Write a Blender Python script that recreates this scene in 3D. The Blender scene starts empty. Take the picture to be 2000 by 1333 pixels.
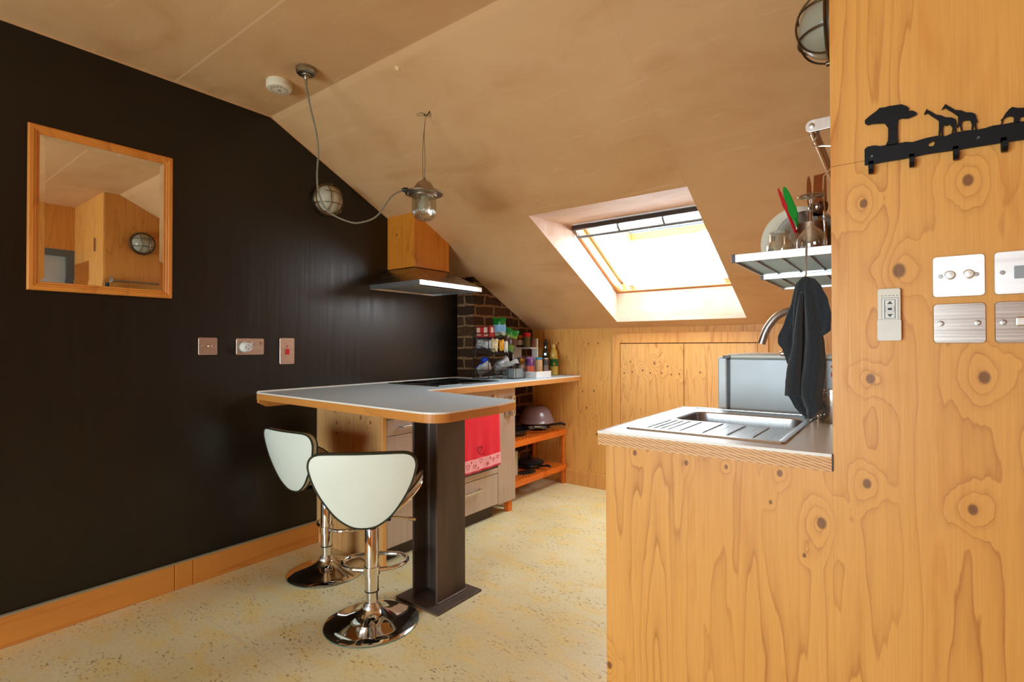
import bpy, bmesh, math, random
from mathutils import Vector, Matrix
random.seed(7)
D = bpy.data; S = bpy.context.scene; COL = S.collection
PI = math.pi

# ---------------------------------------------------------------- camera, world, light, exposure
yaw, pitch, roll = 0.6433, 0.0095, -0.0025
cam_d = D.cameras.new('camera'); cam = D.objects.new('camera', cam_d); COL.objects.link(cam)
cy, sy = math.cos(yaw), math.sin(yaw)
fwd = Vector((-sy*math.cos(pitch), cy*math.cos(pitch), math.sin(pitch)))
rt = Vector((cy, sy, 0)); up = rt.cross(fwd)
r2 = rt*math.cos(roll)+up*math.sin(roll); u2 = -rt*math.sin(roll)+up*math.cos(roll)
M = Matrix((r2, u2, -fwd)).transposed().to_4x4(); M.translation = Vector((2.7524, 0, 1.145))
cam.matrix_world = M
cam_d.sensor_width = 36; cam_d.lens = 1013.8/2000*36; cam_d.clip_start = 0.02
S.camera = cam

W = D.worlds.new('sky'); S.world = W; W.use_nodes = True
wn = W.node_tree.nodes; wn.clear()
bg = wn.new('ShaderNodeBackground'); wo = wn.new('ShaderNodeOutputWorld')
bg.inputs[0].default_value = (0.80, 0.92, 1.0, 1); bg.inputs[1].default_value = 24.0     # overcast sky
W.node_tree.links.new(bg.outputs[0], wo.inputs[0])

def area(name, loc, rot, sx, sy_, power, col, portal=False):
    l = D.lights.new(name, 'AREA'); l.shape = 'RECTANGLE'; l.size = sx; l.size_y = sy_
    l.energy = power; l.color = col
    if portal: l.cycles.is_portal = True
    o = D.objects.new(name, l); COL.objects.link(o); o.location = loc; o.rotation_euler = rot
    return o
# daylight in the window openings of the wall behind the camera and in the skylight shaft
area('front_window_portal', (1.55, -2.605, .95), (PI/2, 0, 0), 1.54, 1.28, 10, (1, 1, 1), True)
area('skylight_portal', (1.475, 3.36, 1.76), (math.radians(-29.5), 0, 0), 0.92, 0.84, 10, (1, 1, 1), True)

S.view_settings.view_transform = 'Standard'; S.view_settings.look = 'None'
S.view_settings.exposure = 0.2; S.view_settings.gamma = 1.0; S.view_settings.use_curve_mapping = False
S.cycles.max_bounces = 10; S.cycles.diffuse_bounces = 6; S.cycles.glossy_bounces = 5
S.cycles.transparent_max_bounces = 16; S.cycles.transmission_bounces = 8
S.cycles.caustics_reflective = False; S.cycles.caustics_refractive = False
S.cycles.sample_clamp_indirect = 6.0

# ---------------------------------------------------------------- material helpers
def srgb(r, g, b):
    f = lambda c: (c/255/12.92) if c/255 <= 0.04045 else ((c/255+0.055)/1.055)**2.4
    return (f(r), f(g), f(b), 1)

class NT:
    def __init__(s, name):
        s.m = D.materials.new(name); s.m.use_nodes = True
        s.n = s.m.node_tree.nodes; s.l = s.m.node_tree.links
        s.b = s.n['Principled BSDF']; s.out = s.n['Material Output']
        s._c = None
    def new(s, t): return s.n.new('ShaderNode'+t)
    def lk(s, a, b): s.l.new(a, b)
    def setin(s, sock, v):
        if isinstance(v, bpy.types.NodeSocket): s.lk(v, sock)
        else: sock.default_value = v
    def coord(s):
        if s._c is None: s._c = s.new('TexCoord').outputs['Object']
        return s._c
    def math(s, op, a, b=0.0, c=None, clamp=False):
        n = s.new('Math'); n.operation = op; n.use_clamp = clamp
        s.setin(n.inputs[0], a); s.setin(n.inputs[1], b)
        if c is not None: s.setin(n.inputs[2], c)
        return n.outputs[0]
    def sep(s, v):
        n = s.new('SeparateXYZ'); s.setin(n.inputs[0], v); return n.outputs
    def comb(s, x, y, z=0.0):
        n = s.new('CombineXYZ')
        for i, v in enumerate((x, y, z)): s.setin(n.inputs[i], v)
        return n.outputs[0]
    def map(s, v, scale=(1, 1, 1), loc=(0, 0, 0), rot=(0, 0, 0)):
        n = s.new('Mapping'); s.setin(n.inputs[0], v)
        n.inputs['Scale'].default_value = scale; n.inputs['Location'].default_value = loc
        n.inputs['Rotation'].default_value = rot
        return n.outputs[0]
    def noise(s, v, scale=5, detail=3, rough=0.5, dist=0.0):
        n = s.new('TexNoise'); s.setin(n.inputs['Vector'], v)
        n.inputs['Scale'].default_value = scale; n.inputs['Detail'].default_value = detail
        n.inputs['Roughness'].default_value = rough; n.inputs['Distortion'].default_value = dist
        return n.outputs['Fac']
    def voro(s, v, scale=5, feature='F1', rnd=1.0):
        n = s.new('TexVoronoi'); n.feature = feature; s.setin(n.inputs['Vector'], v)
        n.inputs['Scale'].default_value = scale; n.inputs['Randomness'].default_value = rnd
        return n.outputs
    def ramp(s, f, stops, interp='LINEAR'):
        n = s.new('ValToRGB'); s.setin(n.inputs[0], f); n.color_ramp.interpolation = interp
        e = n.color_ramp.elements
        while len(e) > 1: e.remove(e[-1])
        e[0].position = stops[0][0]; e[0].color = stops[0][1]
        for p, c in stops[1:]:
            k = e.new(p); k.color = c
        return n.outputs[0]
    def mapr(s, f, a, b, c=0.0, d=1.0):
        n = s.new('MapRange'); s.setin(n.inputs[0], f)
        for i, v in enumerate((a, b, c, d)): n.inputs[i+1].default_value = v
        return n.outputs[0]
    def mix(s, f, a, b, mode='MIX'):
        n = s.new('Mix'); n.data_type = 'RGBA'; n.blend_type = mode
        s.setin(n.inputs[0], f); s.setin(n.inputs[6], a); s.setin(n.inputs[7], b)
        return n.outputs[2]
    def bump(s, h, strength=0.3, dist=0.002):
        n = s.new('Bump'); s.setin(n.inputs['Height'], h)
        n.inputs['Strength'].default_value = strength; n.inputs['Distance'].default_value = dist
        s.lk(n.outputs[0], s.b.inputs['Normal'])
    def set(s, **k):
        names = dict(col='Base Color', rough='Roughness', metal='Metallic', spec='Specular IOR Level',
                     trans='Transmission Weight', ior='IOR', coat='Coat Weight', coatr='Coat Roughness',
                     aniso='Anisotropic', alpha='Alpha', sheen='Sheen Weight', sss='Subsurface Weight')
        for a, v in k.items(): s.setin(s.b.inputs[names[a]], v)
        return s

def wear(t, amt=0.08, scale=9):
    return t.math('MULTIPLY_ADD', t.noise(t.coord(), scale, 4), amt*2, 1-amt)

def plain(name, col, rough=0.5, metal=0.0, var=0.06, scale=12, **k):
    """painted / moulded surface with slight procedural variation"""
    t = NT(name); f = t.noise(t.coord(), scale, 3)
    c2 = tuple(min(1, c*(1+var)) for c in col[:3])+(1,); c1 = tuple(c*(1-var) for c in col[:3])+(1,)
    t.set(col=t.ramp(f, [(0.3, c1), (0.7, c2)]), rough=t.mapr(f, 0.2, 0.8, rough*0.9, min(1, rough*1.1)), metal=metal, **k)
    return t.m

def plywood(name, knots=(), seed=0.0, base=(226, 164, 92), dark=(186, 112, 48), tint=(214, 128, 52), nrand=1.0, lines=11.0, horizontal=False, rough=0.42, pale=(236, 180, 112)):
    t = NT(name); p = t.sep(t.coord())
    if horizontal:
        u = t.math('ADD', p[2], t.math('MULTIPLY', p[0], 0.02)); w = t.math('ADD', p[0], p[1])
    else:
        u = t.math('ADD', p[0], p[1]); w = p[2]
    q = t.comb(u, w, seed)
    hb = t.noise(t.map(q, (4.6, 0.30, 1)), 1.0, 2, 0.45)
    hs = t.noise(t.map(q, (11, 1.1, 1), (3, 1, 0)), 1.0, 3, 0.55)
    ha = t.noise(t.map(q, (60, 9, 1)), 1.0, 2, 0.5)
    h = t.math('ADD', t.math('MULTIPLY', hb, 1.5), t.math('MULTIPLY', hs, 0.30))
    h = t.math('MULTIPLY_ADD', ha, 0.016, h)
    kdark = None
    def addknot(d, r, amp, spread):
        nonlocal h, kdark
        g = t.math('DIVIDE', d, spread)
        g = t.math('EXPONENT', t.math('MULTIPLY', t.math('MULTIPLY', g, g), -1.0))
        h = t.math('MULTIPLY_ADD', g, amp, h)
        k = t.mapr(d, r*0.75, r*1.15, 1.0, 0.0)
        kdark = k if kdark is None else t.math('MAXIMUM', kdark, k)
    wob = t.math('MULTIPLY_ADD', t.noise(t.map(q, (24, 14, 1)), 1.0, 2), 0.036, -0.018)
    for (ku, kz, r) in knots:
        dx = t.math('SUBTRACT', u, ku); dz = t.math('MULTIPLY', t.math('SUBTRACT', w, kz), 0.72)
        d = t.math('SQRT', t.math('ADD', t.math('MULTIPLY', dx, dx), t.math('MULTIPLY', dz, dz)))
        dd = t.math('ADD', d, t.math('MULTIPLY', wob, t.mapr(d, r, r*5, 0.0, 1.0)))
        addknot(dd, r, 0.20 if r > 0.006 else 0.08, r*4.2)
    if nrand:
        v = t.voro(t.map(q, (3.1, 1.9, 1), (seed, seed*1.7, 0)), 1.0)
        addknot(t.math('ADD', t.math('MULTIPLY', v[0], 0.34), 0.0), 0.0042*nrand, 0.10, 0.03)
    ph = t.math('FRACT', t.math('MULTIPLY', h, lines))
    line = t.ramp(ph, [(0.0, (0, 0, 0, 1)), (0.55, (0.10, 0.10, 0.10, 1)), (0.86, (0.42, 0.42, 0.42, 1)), (0.955, (1, 1, 1, 1)), (1.0, (0, 0, 0, 1))])
    fib = t.noise(t.map(q, (320, 6, 1)), 1.0, 2, 0.5)
    big = t.noise(t.map(q, (2.2, 0.7, 1), (7, 2, 0)), 1.0, 3)
    flame = t.noise(t.map(q, (14, 1.7, 1), (1, 5, 0)), 1.0, 3, 0.6, 0.6)
    c = t.mix(t.mapr(big, 0.3, 0.7), srgb(*base), srgb(*pale))
    c = t.mix(t.mapr(flame, 0.60, 0.74, 0.0, 0.55), c, srgb(*tint))
    c = t.mix(t.math('MULTIPLY', line, t.mapr(hs, 0.3, 0.7, 0.22, 0.80)), c, srgb(*dark))
    c = t.mix(t.mapr(fib, 0.35, 0.75, 0.0, 0.16), c, srgb(*dark))
    if kdark is not None:
        c = t.mix(t.math('MULTIPLY', kdark, 0.85), c, srgb(112, 66, 34))
    t.set(col=c, rough=t.mapr(fib, 0.2, 0.8, rough*0.85, rough*1.2), spec=0.4)
    t.bump(t.math('ADD', t.math('MULTIPLY', line, -0.5), fib), 0.12, 0.0006)
    return t.m

def metal(name, col, rough=0.25, scale=(2, 2, 220), amt=0.12):
    t = NT(name); f = t.noise(t.map(t.coord(), scale), 1.0, 3)
    t.set(col=t.ramp(f, [(0.3, tuple(c*(1-amt) for c in col[:3])+(1,)), (0.7, tuple(min(1, c*(1+amt)) for c in col[:3])+(1,))]),
          rough=t.mapr(f, 0.2, 0.8, rough*0.8, rough*1.25), metal=1.0)
    t.bump(f, 0.05, 0.0003)
    return t.m

def clearglass(name, tint=(0.97, 0.99, 0.98, 1), refl=0.5, rough=0.02):
    """thin clear glass: fresnel mix of a see-through and a mirror layer"""
    t = NT(name); t.n.remove(t.b)
    tr = t.new('BsdfTransparent'); gl = t.new('BsdfGlossy'); lw = t.new('LayerWeight'); mx = t.new('MixShader')
    lw.inputs[0].default_value = refl*0.8
    f = t.noise(t.coord(), 6, 2)
    t.setin(tr.inputs[0], t.mix(t.mapr(f, 0.3, 0.7, 0, 0.25), tint, (0.9, 0.94, 0.93, 1)))
    gl.inputs['Roughness'].default_value = rough; gl.inputs[0].default_value = (0.95, 0.97, 1, 1)
    t.lk(t.math('MULTIPLY_ADD', lw.outputs['Facing'], 0.80, 0.08), mx.inputs[0])
    t.lk(tr.outputs[0], mx.inputs[1]); t.lk(gl.outputs[0], mx.inputs[2]); t.lk(mx.outputs[0], t.out.inputs[0])
    return t.m

# ---------------------------------------------------------------- materials
def m_plaster():
    t = NT('bare_plaster'); c = t.coord(); p = t.sep(c)
    big = t.noise(t.map(c, (1.1, 1.5, 1.5)), 1.0, 4, 0.55, 0.6)
    sw = t.noise(t.map(c, (1.6, 2.8, 2.8), rot=(0, 0, 0.5)), 1.0, 5, 0.60, 1.4)
    st = t.noise(t.map(c, (3.0, 16, 16), rot=(0, 0, -0.5)), 1.0, 4, 0.6, 1.5)
    fine = t.noise(c, 60, 3)
    col = t.mix(t.mapr(big, 0.32, 0.68), srgb(206, 160, 110), srgb(220, 178, 132))
    col = t.mix(t.mapr(sw, 0.48, 0.70, 0, 0.7), col, srgb(220, 180, 130))
    col = t.mix(t.mapr(st, 0.60, 0.76, 0, 0.5), col, srgb(228, 194, 150))
    col = t.mix(t.mapr(sw, 0.46, 0.32, 0, 0.45), col, srgb(194, 144, 92))
    # filled joint along the crease and the plasterboard joint in the flat part
    wob = t.math('MULTIPLY_ADD', t.noise(t.map(c, (2, 0, 0)), 2.0, 3), 0.03, -0.015)
    dy = t.math('ABSOLUTE', t.math('ADD', t.math('SUBTRACT', p[1], 1.487), wob))
    col = t.mix(t.mapr(dy, 0.014, 0.030, 0.6, 0.0), col, srgb(226, 184, 136))
    dy2 = t.math('ABSOLUTE', t.math('ADD', t.math('SUBTRACT', p[1], 1.005), t.math('MULTIPLY', wob, 0.15)))
    col = t.mix(t.mapr(dy2, 0.003, 0.006, 0.7, 0.0), col, srgb(236, 204, 164))
    t.set(col=col, rough=t.mapr(sw, 0.3, 0.7, 0.55, 0.8), spec=0.25)
    t.bump(t.math('ADD', t.math('MULTIPLY', sw, 1.0), t.math('MULTIPLY', fine, 0.1)), 0.10, 0.006)
    return t.m

def m_lit_reveal():  # reveal plaster with the skylight's brightness painted into a paler colour
    t = NT('lit_reveal_plaster'); c = t.coord(); f = t.noise(t.map(c, (2, 6, 6), rot=(0, 0, .4)), 1.0, 4, .6, 1.0)
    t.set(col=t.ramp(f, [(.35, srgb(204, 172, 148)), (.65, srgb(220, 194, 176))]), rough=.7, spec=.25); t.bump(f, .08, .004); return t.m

def m_black():
    t = NT('black_wall_paint'); c = t.coord()
    v = t.noise(t.map(c, (1, 34, 1.1)), 1.0, 4, 0.6); b = t.noise(c, 1.4, 3); s = t.noise(t.map(c, (1, 2, 2)), 14, 4, 0.7)
    col = t.mix(t.mapr(b, 0.3, 0.7), (0.0040, 0.0026, 0.0010, 1), (0.0060, 0.0042, 0.0022, 1))
    col = t.mix(t.mapr(s, 0.70, 0.85, 0, 0.3), col, (0.014, 0.011, 0.008, 1))
    t.set(col=col, rough=t.mapr(v, 0.3, 0.7, 0.30, 0.38), spec=0.52)
    t.bump(t.math('ADD', v, t.math('MULTIPLY', b, 2.0)), 0.22, 0.003)
    return t.m

def m_brick():
    t = NT('old_stock_brick'); p = t.sep(t.coord())
    c = t.comb(t.math('ADD', p[1], p[0]), p[2], 0.0)
    cw = t.math('MULTIPLY_ADD', t.noise(t.map(c, (12, 12, 1)), 1.0, 3), 0.034, -0.017)
    q = t.comb(t.math('ADD', t.math('ADD', p[1], p[0]), cw), t.math('ADD', p[2], cw), 0.0)
    n = t.new('TexBrick'); t.setin(n.inputs['Vector'], q)
    n.inputs['Scale'].default_value = 1.0; n.inputs['Brick Width'].default_value = 0.225
    n.inputs['Row Height'].default_value = 0.081; n.inputs['Mortar Size'].default_value = 0.011
    n.inputs['Mortar Smooth'].default_value = 0.35; n.inputs['Bias'].default_value = -0.2
    n.inputs['Color1'].default_value = srgb(62, 44, 30); n.inputs['Color2'].default_value = srgb(96, 66, 42)
    n.inputs['Mortar'].default_value = srgb(158, 122, 84)
    f = t.noise(c, 45, 5, 0.7); g = t.noise(c, 9, 4, 0.6)
    col = t.mix(t.mapr(f, 0.35, 0.7, 0, 0.6), n.outputs[0], srgb(34, 24, 17))
    col = t.mix(t.mapr(g, 0.58, 0.75, 0, 0.55), col, srgb(128, 84, 46))
    t.set(col=col, rough=0.85, spec=0.2)
    t.bump(t.math('ADD', t.math('MULTIPLY', n.outputs[1], -1.2), t.math('MULTIPLY', f, 0.7)), 0.8, 0.012)
    return t.m

def m_cork():
    t = NT('cork_floor_tiles'); c = t.coord(); p = t.sep(c)
    big = t.noise(t.map(c, (1.6, 2.2, 1)), 1.0, 3); mid = t.noise(t.map(c, (6, 10, 1), rot=(0, 0, 0.5)), 1.0, 4, 0.6)
    col = t.mix(t.mapr(big, 0.3, 0.7), srgb(220, 204, 156), srgb(230, 218, 178))
    col = t.mix(t.mapr(mid, 0.49, 0.60, 0, 0.55), col, srgb(232, 202, 122))
    grain = t.noise(t.map(c, (60, 90, 1), rot=(0, 0, 0.5)), 1.0, 3, 0.6)
    col = t.mix(t.mapr(grain, 0.5, 0.75, 0, 0.30), col, srgb(180, 146, 88))
    fl = t.noise(t.map(c, (44, 84, 1), (5, 0, 0), (0, 0, 0.6)), 1.0, 3, 0.7)
    clus = t.mapr(t.noise(t.map(c, (5.0, 8.5, 1), (3, 9, 0), (0, 0, 0.5)), 1.0, 3, 0.6), 0.47, 0.60)
    f1 = t.math('MULTIPLY', t.mapr(fl, 0.57, 0.63), clus)
    col = t.mix(t.math('MULTIPLY', f1, 0.75), col, srgb(112, 72, 36))
    v = t.voro(t.map(c, (22, 34, 1), rot=(0, 0, 0.6)), 1.0)
    f2 = t.math('MULTIPLY', t.mapr(v[0], 0.09, 0.15, 0.75, 0.0), t.mapr(t.noise(t.map(c, (4, 7, 1), (8, 3, 0), (0, 0, 0.5)), 1.0, 2), 0.46, 0.56))
    col = t.mix(f2, col, srgb(104, 68, 34))
    # tile joints, some with a smear of pale sealant
    def joint(v, period, off, w):
        fr = t.math('FRACT', t.math('DIVIDE', t.math('SUBTRACT', v, off), period))
        return t.mapr(t.math('MULTIPLY', t.math('MINIMUM', fr, t.math('SUBTRACT', 1.0, fr)), period), w, w*2.2, 1.0, 0.0)
    j = joint(p[1], 0.62, 0.368, 0.0013)
    col = t.mix(t.math('MULTIPLY', j, 0.16), col, srgb(150, 122, 74))
    s = t.math('MULTIPLY', joint(p[1], 0.62, 0.368, 0.005), t.mapr(t.noise(t.map(c, (7, 3, 1), (1, 2, 0)), 1.0, 3), 0.52, 0.62))
    col = t.mix(t.math('MULTIPLY', s, 0.6), col, srgb(214, 200, 170))
    t.set(col=col, rough=t.mapr(big, 0.3, 0.7, 0.34, 0.46), spec=0.45)
    t.bump(grain, 0.12, 0.001)
    return t.m

def m_hatch(name, rot, base=(222, 160, 92), dark=(158, 98, 44), scale=90):
    """birch-ply edge: fine slanted end-grain stripes"""
    t = NT(name); p = t.sep(t.coord())
    u = t.math('ADD', p[0], p[1])
    s = t.math('ADD', t.math('MULTIPLY', u, rot), p[2])
    s = t.math('MULTIPLY_ADD', t.noise(t.coord(), 25, 2), 0.004, s)
    w = t.math('SINE', t.math('MULTIPLY', s, scale*7))
    ply = t.math('SINE', t.math('MULTIPLY', p[2], 480.0))
    c = t.mix(t.mapr(w, -0.2, 0.8, 0, 0.85), srgb(*base), srgb(*dark))
    c = t.mix(t.mapr(ply, 0.75, 0.98, 0, 0.5), c, srgb(240, 196, 138))
    t.set(col=c, rough=0.45)
    return t.m

PLASTER = m_plaster(); BLACK = m_black(); BRICK = m_brick(); CORK = m_cork()
KW = [(2.75, 1.302, .0115), (2.699, 1.072, .0085), (2.861, 1.472, .009), (2.689, 1.454, .0075), (2.691, .844, .008), (2.882, 1.081, .0095),
      (2.605, .741, .010), (2.156, .846, .006), (2.299, .837, .0055), (2.399, .84, .0045), (2.52, .842, .0065), (2.076, .228, .008), (2.863, .82, .008), (2.26, .16, .007), (2.50, .77, .004), (2.57, .66, .004)]
KW = [(a+1.365, b, c) for a, b, c in KW]
PLY_RIGHT = plywood('varnished_plywood_partition', KW, 3.3, base=(226, 160, 76), pale=(236, 174, 92), tint=(210, 128, 44), dark=(172, 100, 36), lines=13)
PLY_SIDE = plywood('varnished_plywood_side', (), 8.1, base=(208, 136, 58), pale=(218, 148, 70), tint=(194, 112, 38), dark=(160, 90, 32))
KB = [(.434, 1.166, .007), (.675, 1.173, .004), (.717, 1.161, .006), (.805, 1.164, .006), (.663, .771, .006), (.767, .78, .007), (.788, .432, .007), (.70, .64, .006), (.64, .60, .004)]
PLY_BACK = plywood('varnished_plywood_knee_wall', [(a+3.749, b, c) for a, b, c in KB], 5.5, base=(230, 170, 90), pale=(240, 184, 106), dark=(172, 108, 46))
KD = [(1.085, 1.021, .006), (1.277, 1.013, .008), (1.378, .992, .006), (1.034, .933, .006), (1.101, .943, .006), (1.184, .957, .007), (1.245, .939, .006), (1.332, .941, .006), (1.405, .932, .006), (1.465, .938, .006), (1.612, .953, .006)]
PLY_DOOR = plywood('varnished_plywood_eaves_door', [(a+3.74, b, c) for a, b, c in KD], 9.4, base=(228, 168, 94), tint=(204, 112, 38), dark=(172, 100, 42), lines=17)
KP = [(.197, .713, .008), (.31, .723, .005), (.414, .76, .008), (.497, .739, .007), (.177, .773, .005), (.197, .653, .006)]
PLY_PANEL = plywood('varnished_plywood_end_panel', [(a+1.755, b, c) for a, b, c in KP], 2.2, base=(214, 160, 100), pale=(224, 172, 112), dark=(170, 112, 60))
PLY_BOX = plywood('orange_plywood_boxing', [(.09+2.282, 1.88, .008)], 6.6, base=(206, 124, 34), pale=(216, 138, 44), tint=(190, 98, 20), dark=(150, 80, 20))
PINE = plywood('orange_pine_skirting', (), 1.2, base=(206, 134, 58), pale=(216, 146, 68), tint=(196, 118, 44), dark=(176, 104, 40), nrand=0, horizontal=True, lines=5)
PINE_TRIM = plywood('pine_door_trim', (), 4.2, base=(220, 158, 86), pale=(230, 170, 98), nrand=0.5, lines=6)
PINE_V = plywood('golden_pine_frame', (), 2.7, base=(206, 128, 48), pale=(216, 142, 60), tint=(190, 108, 36), dark=(166, 92, 34), nrand=0, lines=6)
EDGE_WOOD = plywood('worktop_lipping_wood', (), 7.7, base=(206, 136, 62), pale=(218, 150, 76), tint=(190, 118, 48), dark=(166, 100, 42), nrand=0, horizontal=True, lines=7)
HATCH_R = m_hatch('ply_edge_stripes', 0.28, base=(228, 172, 104), dark=(156, 100, 52), scale=135)
HATCH_L = m_hatch('ply_edge_stripes_far', -0.5, base=(214, 148, 78), dark=(150, 88, 38), scale=85)
ORANGE = plywood('orange_stained_pine', (), 3.9, base=(224, 112, 30), pale=(232, 126, 42), tint=(206, 88, 18), dark=(176, 72, 16), nrand=0, horizontal=True, lines=6)
LAMINATE = plain('white_laminate', (0.60, 0.74, 0.86, 1), 0.42, var=0.02, scale=4)
LAM_LIP = plain('cream_laminate_edge', (0.86, 0.84, 0.78, 1), 0.4, var=0.02)
WHITE_PL = plain('white_plastic', (0.80, 0.79, 0.75, 1), 0.38, var=0.03)
CREAM_PL = plain('cream_plastic', (0.78, 0.74, 0.64, 1), 0.42, var=0.03)
DARK_PL = plain('black_plastic', (0.012, 0.012, 0.013, 1), 0.35)
RUBBER = plain('black_rubber', (0.01, 0.01, 0.01, 1), 0.7)
STEEL = metal('brushed_stainless_steel', (0.56, 0.57, 0.58, 1), 0.30, (160, 3, 3))
STEELP = metal('satin_steel_plate', (0.58, 0.54, 0.50, 1), 0.30, (3, 3, 180))
CHROME = metal('chrome', (0.80, 0.80, 0.79, 1), 0.045, (4, 4, 4), 0.03)
HOODM = metal('hood_stainless', (0.42, 0.39, 0.36, 1), 0.28, (3, 120, 3))
ALU = metal('silver_aluminium', (0.74, 0.75, 0.76, 1), 0.35, (60, 3, 3), 0.05)
NICKEL = metal('aged_nickel', (0.40, 0.36, 0.29, 1), 0.30, (9, 9, 9), 0.25)
BLACKMET = plain('black_powder_coat', (0.003, 0.004, 0.006, 1), 0.5, spec=0.25)
LEATHER = plain('white_leatherette', (0.76, 0.82, 0.74, 1), 0.36, var=0.03, scale=5)
LEATHER2 = plain('pinkish_white_leatherette', (0.62, 0.58, 0.54, 1), 0.42, var=0.03, scale=5)
PIPING = plain('dark_piping', (0.02, 0.022, 0.012, 1), 0.4)
CABF = metal('pale_cabinet_front', (0.50, 0.46, 0.43, 1), 0.42, (3, 3, 90), 0.05)
def m_cab():
    t = NT('cabinet_front_foil'); c = t.coord(); f = t.noise(t.map(c, (30, 30, 2)), 1.0, 3); g = t.noise(c, 5, 4)
    col = t.mix(t.mapr(f, 0.3, 0.7), srgb(178, 160, 148), srgb(190, 172, 158)); col = t.mix(t.mapr(g, 0.55, 0.75, 0, 0.35), col, srgb(160, 138, 124))
    t.set(col=col, rough=0.34, metal=0.35); return t.m
CABF = m_cab()
def m_rust():
    t = NT('dark_mill_steel'); c = t.coord(); f = t.noise(t.map(c, (6, 6, 1.4)), 1.0, 5, 0.65); g = t.noise(t.map(c, (40, 40, 4)), 1.0, 3)
    col = t.mix(t.mapr(f, 0.35, 0.7), (0.065, 0.046, 0.034, 1), (0.13, 0.085, 0.060, 1))
    col = t.mix(t.mapr(g, 0.62, 0.8, 0, 0.5), col, (0.11, 0.065, 0.04, 1))
    t.set(col=col, rough=t.mapr(g, 0.3, 0.7, 0.42, 0.6), metal=0.25, spec=0.5); t.bump(g, 0.1, 0.001); return t.m
RUST = m_rust()
GLASS = clearglass('clear_glass')
PANE = clearglass('window_glass', refl=0.3)
def m_mirror():
    t = NT('mirror_silver'); f = t.noise(t.coord(), 3, 2)
    t.set(col=t.ramp(f, [(0, (0.88, 0.89, 0.87, 1)), (1, (0.92, 0.92, 0.91, 1))]), metal=1.0, rough=0.012); return t.m
MIRROR = m_mirror()
def cloth(name, c1, c2, scale=500, rough=0.95):
    t = NT(name); f = t.noise(t.coord(), scale, 2); g = t.noise(t.coord(), 22, 4)
    t.set(col=t.mix(f, c1, c2), rough=rough, spec=0.15, sheen=0.25); t.bump(t.math('ADD', f, t.math('MULTIPLY', g, 1.5)), 0.5, 0.002); return t.m
TOWEL_D = cloth('charcoal_microfibre', (0.007, 0.009, 0.012, 1), (0.045, 0.055, 0.068, 1), 420)
TOWEL_R = cloth('red_terry', srgb(214, 8, 34), srgb(238, 20, 48), 500)
TOWEL_P = cloth('pink_printed_terry', srgb(236, 150, 156), srgb(246, 176, 178), 500)
TOWEL_RD = cloth('dark_red_print', srgb(190, 22, 50), srgb(206, 40, 64), 500)
def foil(name, c1, c2, metal_=0.7):
    t = NT(name); f = t.noise(t.coord(), 55, 4, 0.7, 1.5)
    t.set(col=t.ramp(f, [(0.35, c1), (0.6, c2)]), rough=0.28, metal=metal_); t.bump(f, 0.9, 0.008); return t.m
FOIL = foil('crumpled_silver_foil', (0.25, 0.25, 0.26, 1), (0.85, 0.85, 0.86, 1))
FOILBR = foil('clear_bag_brown_food', srgb(120, 72, 34), srgb(190, 176, 164), 0.3)

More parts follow.
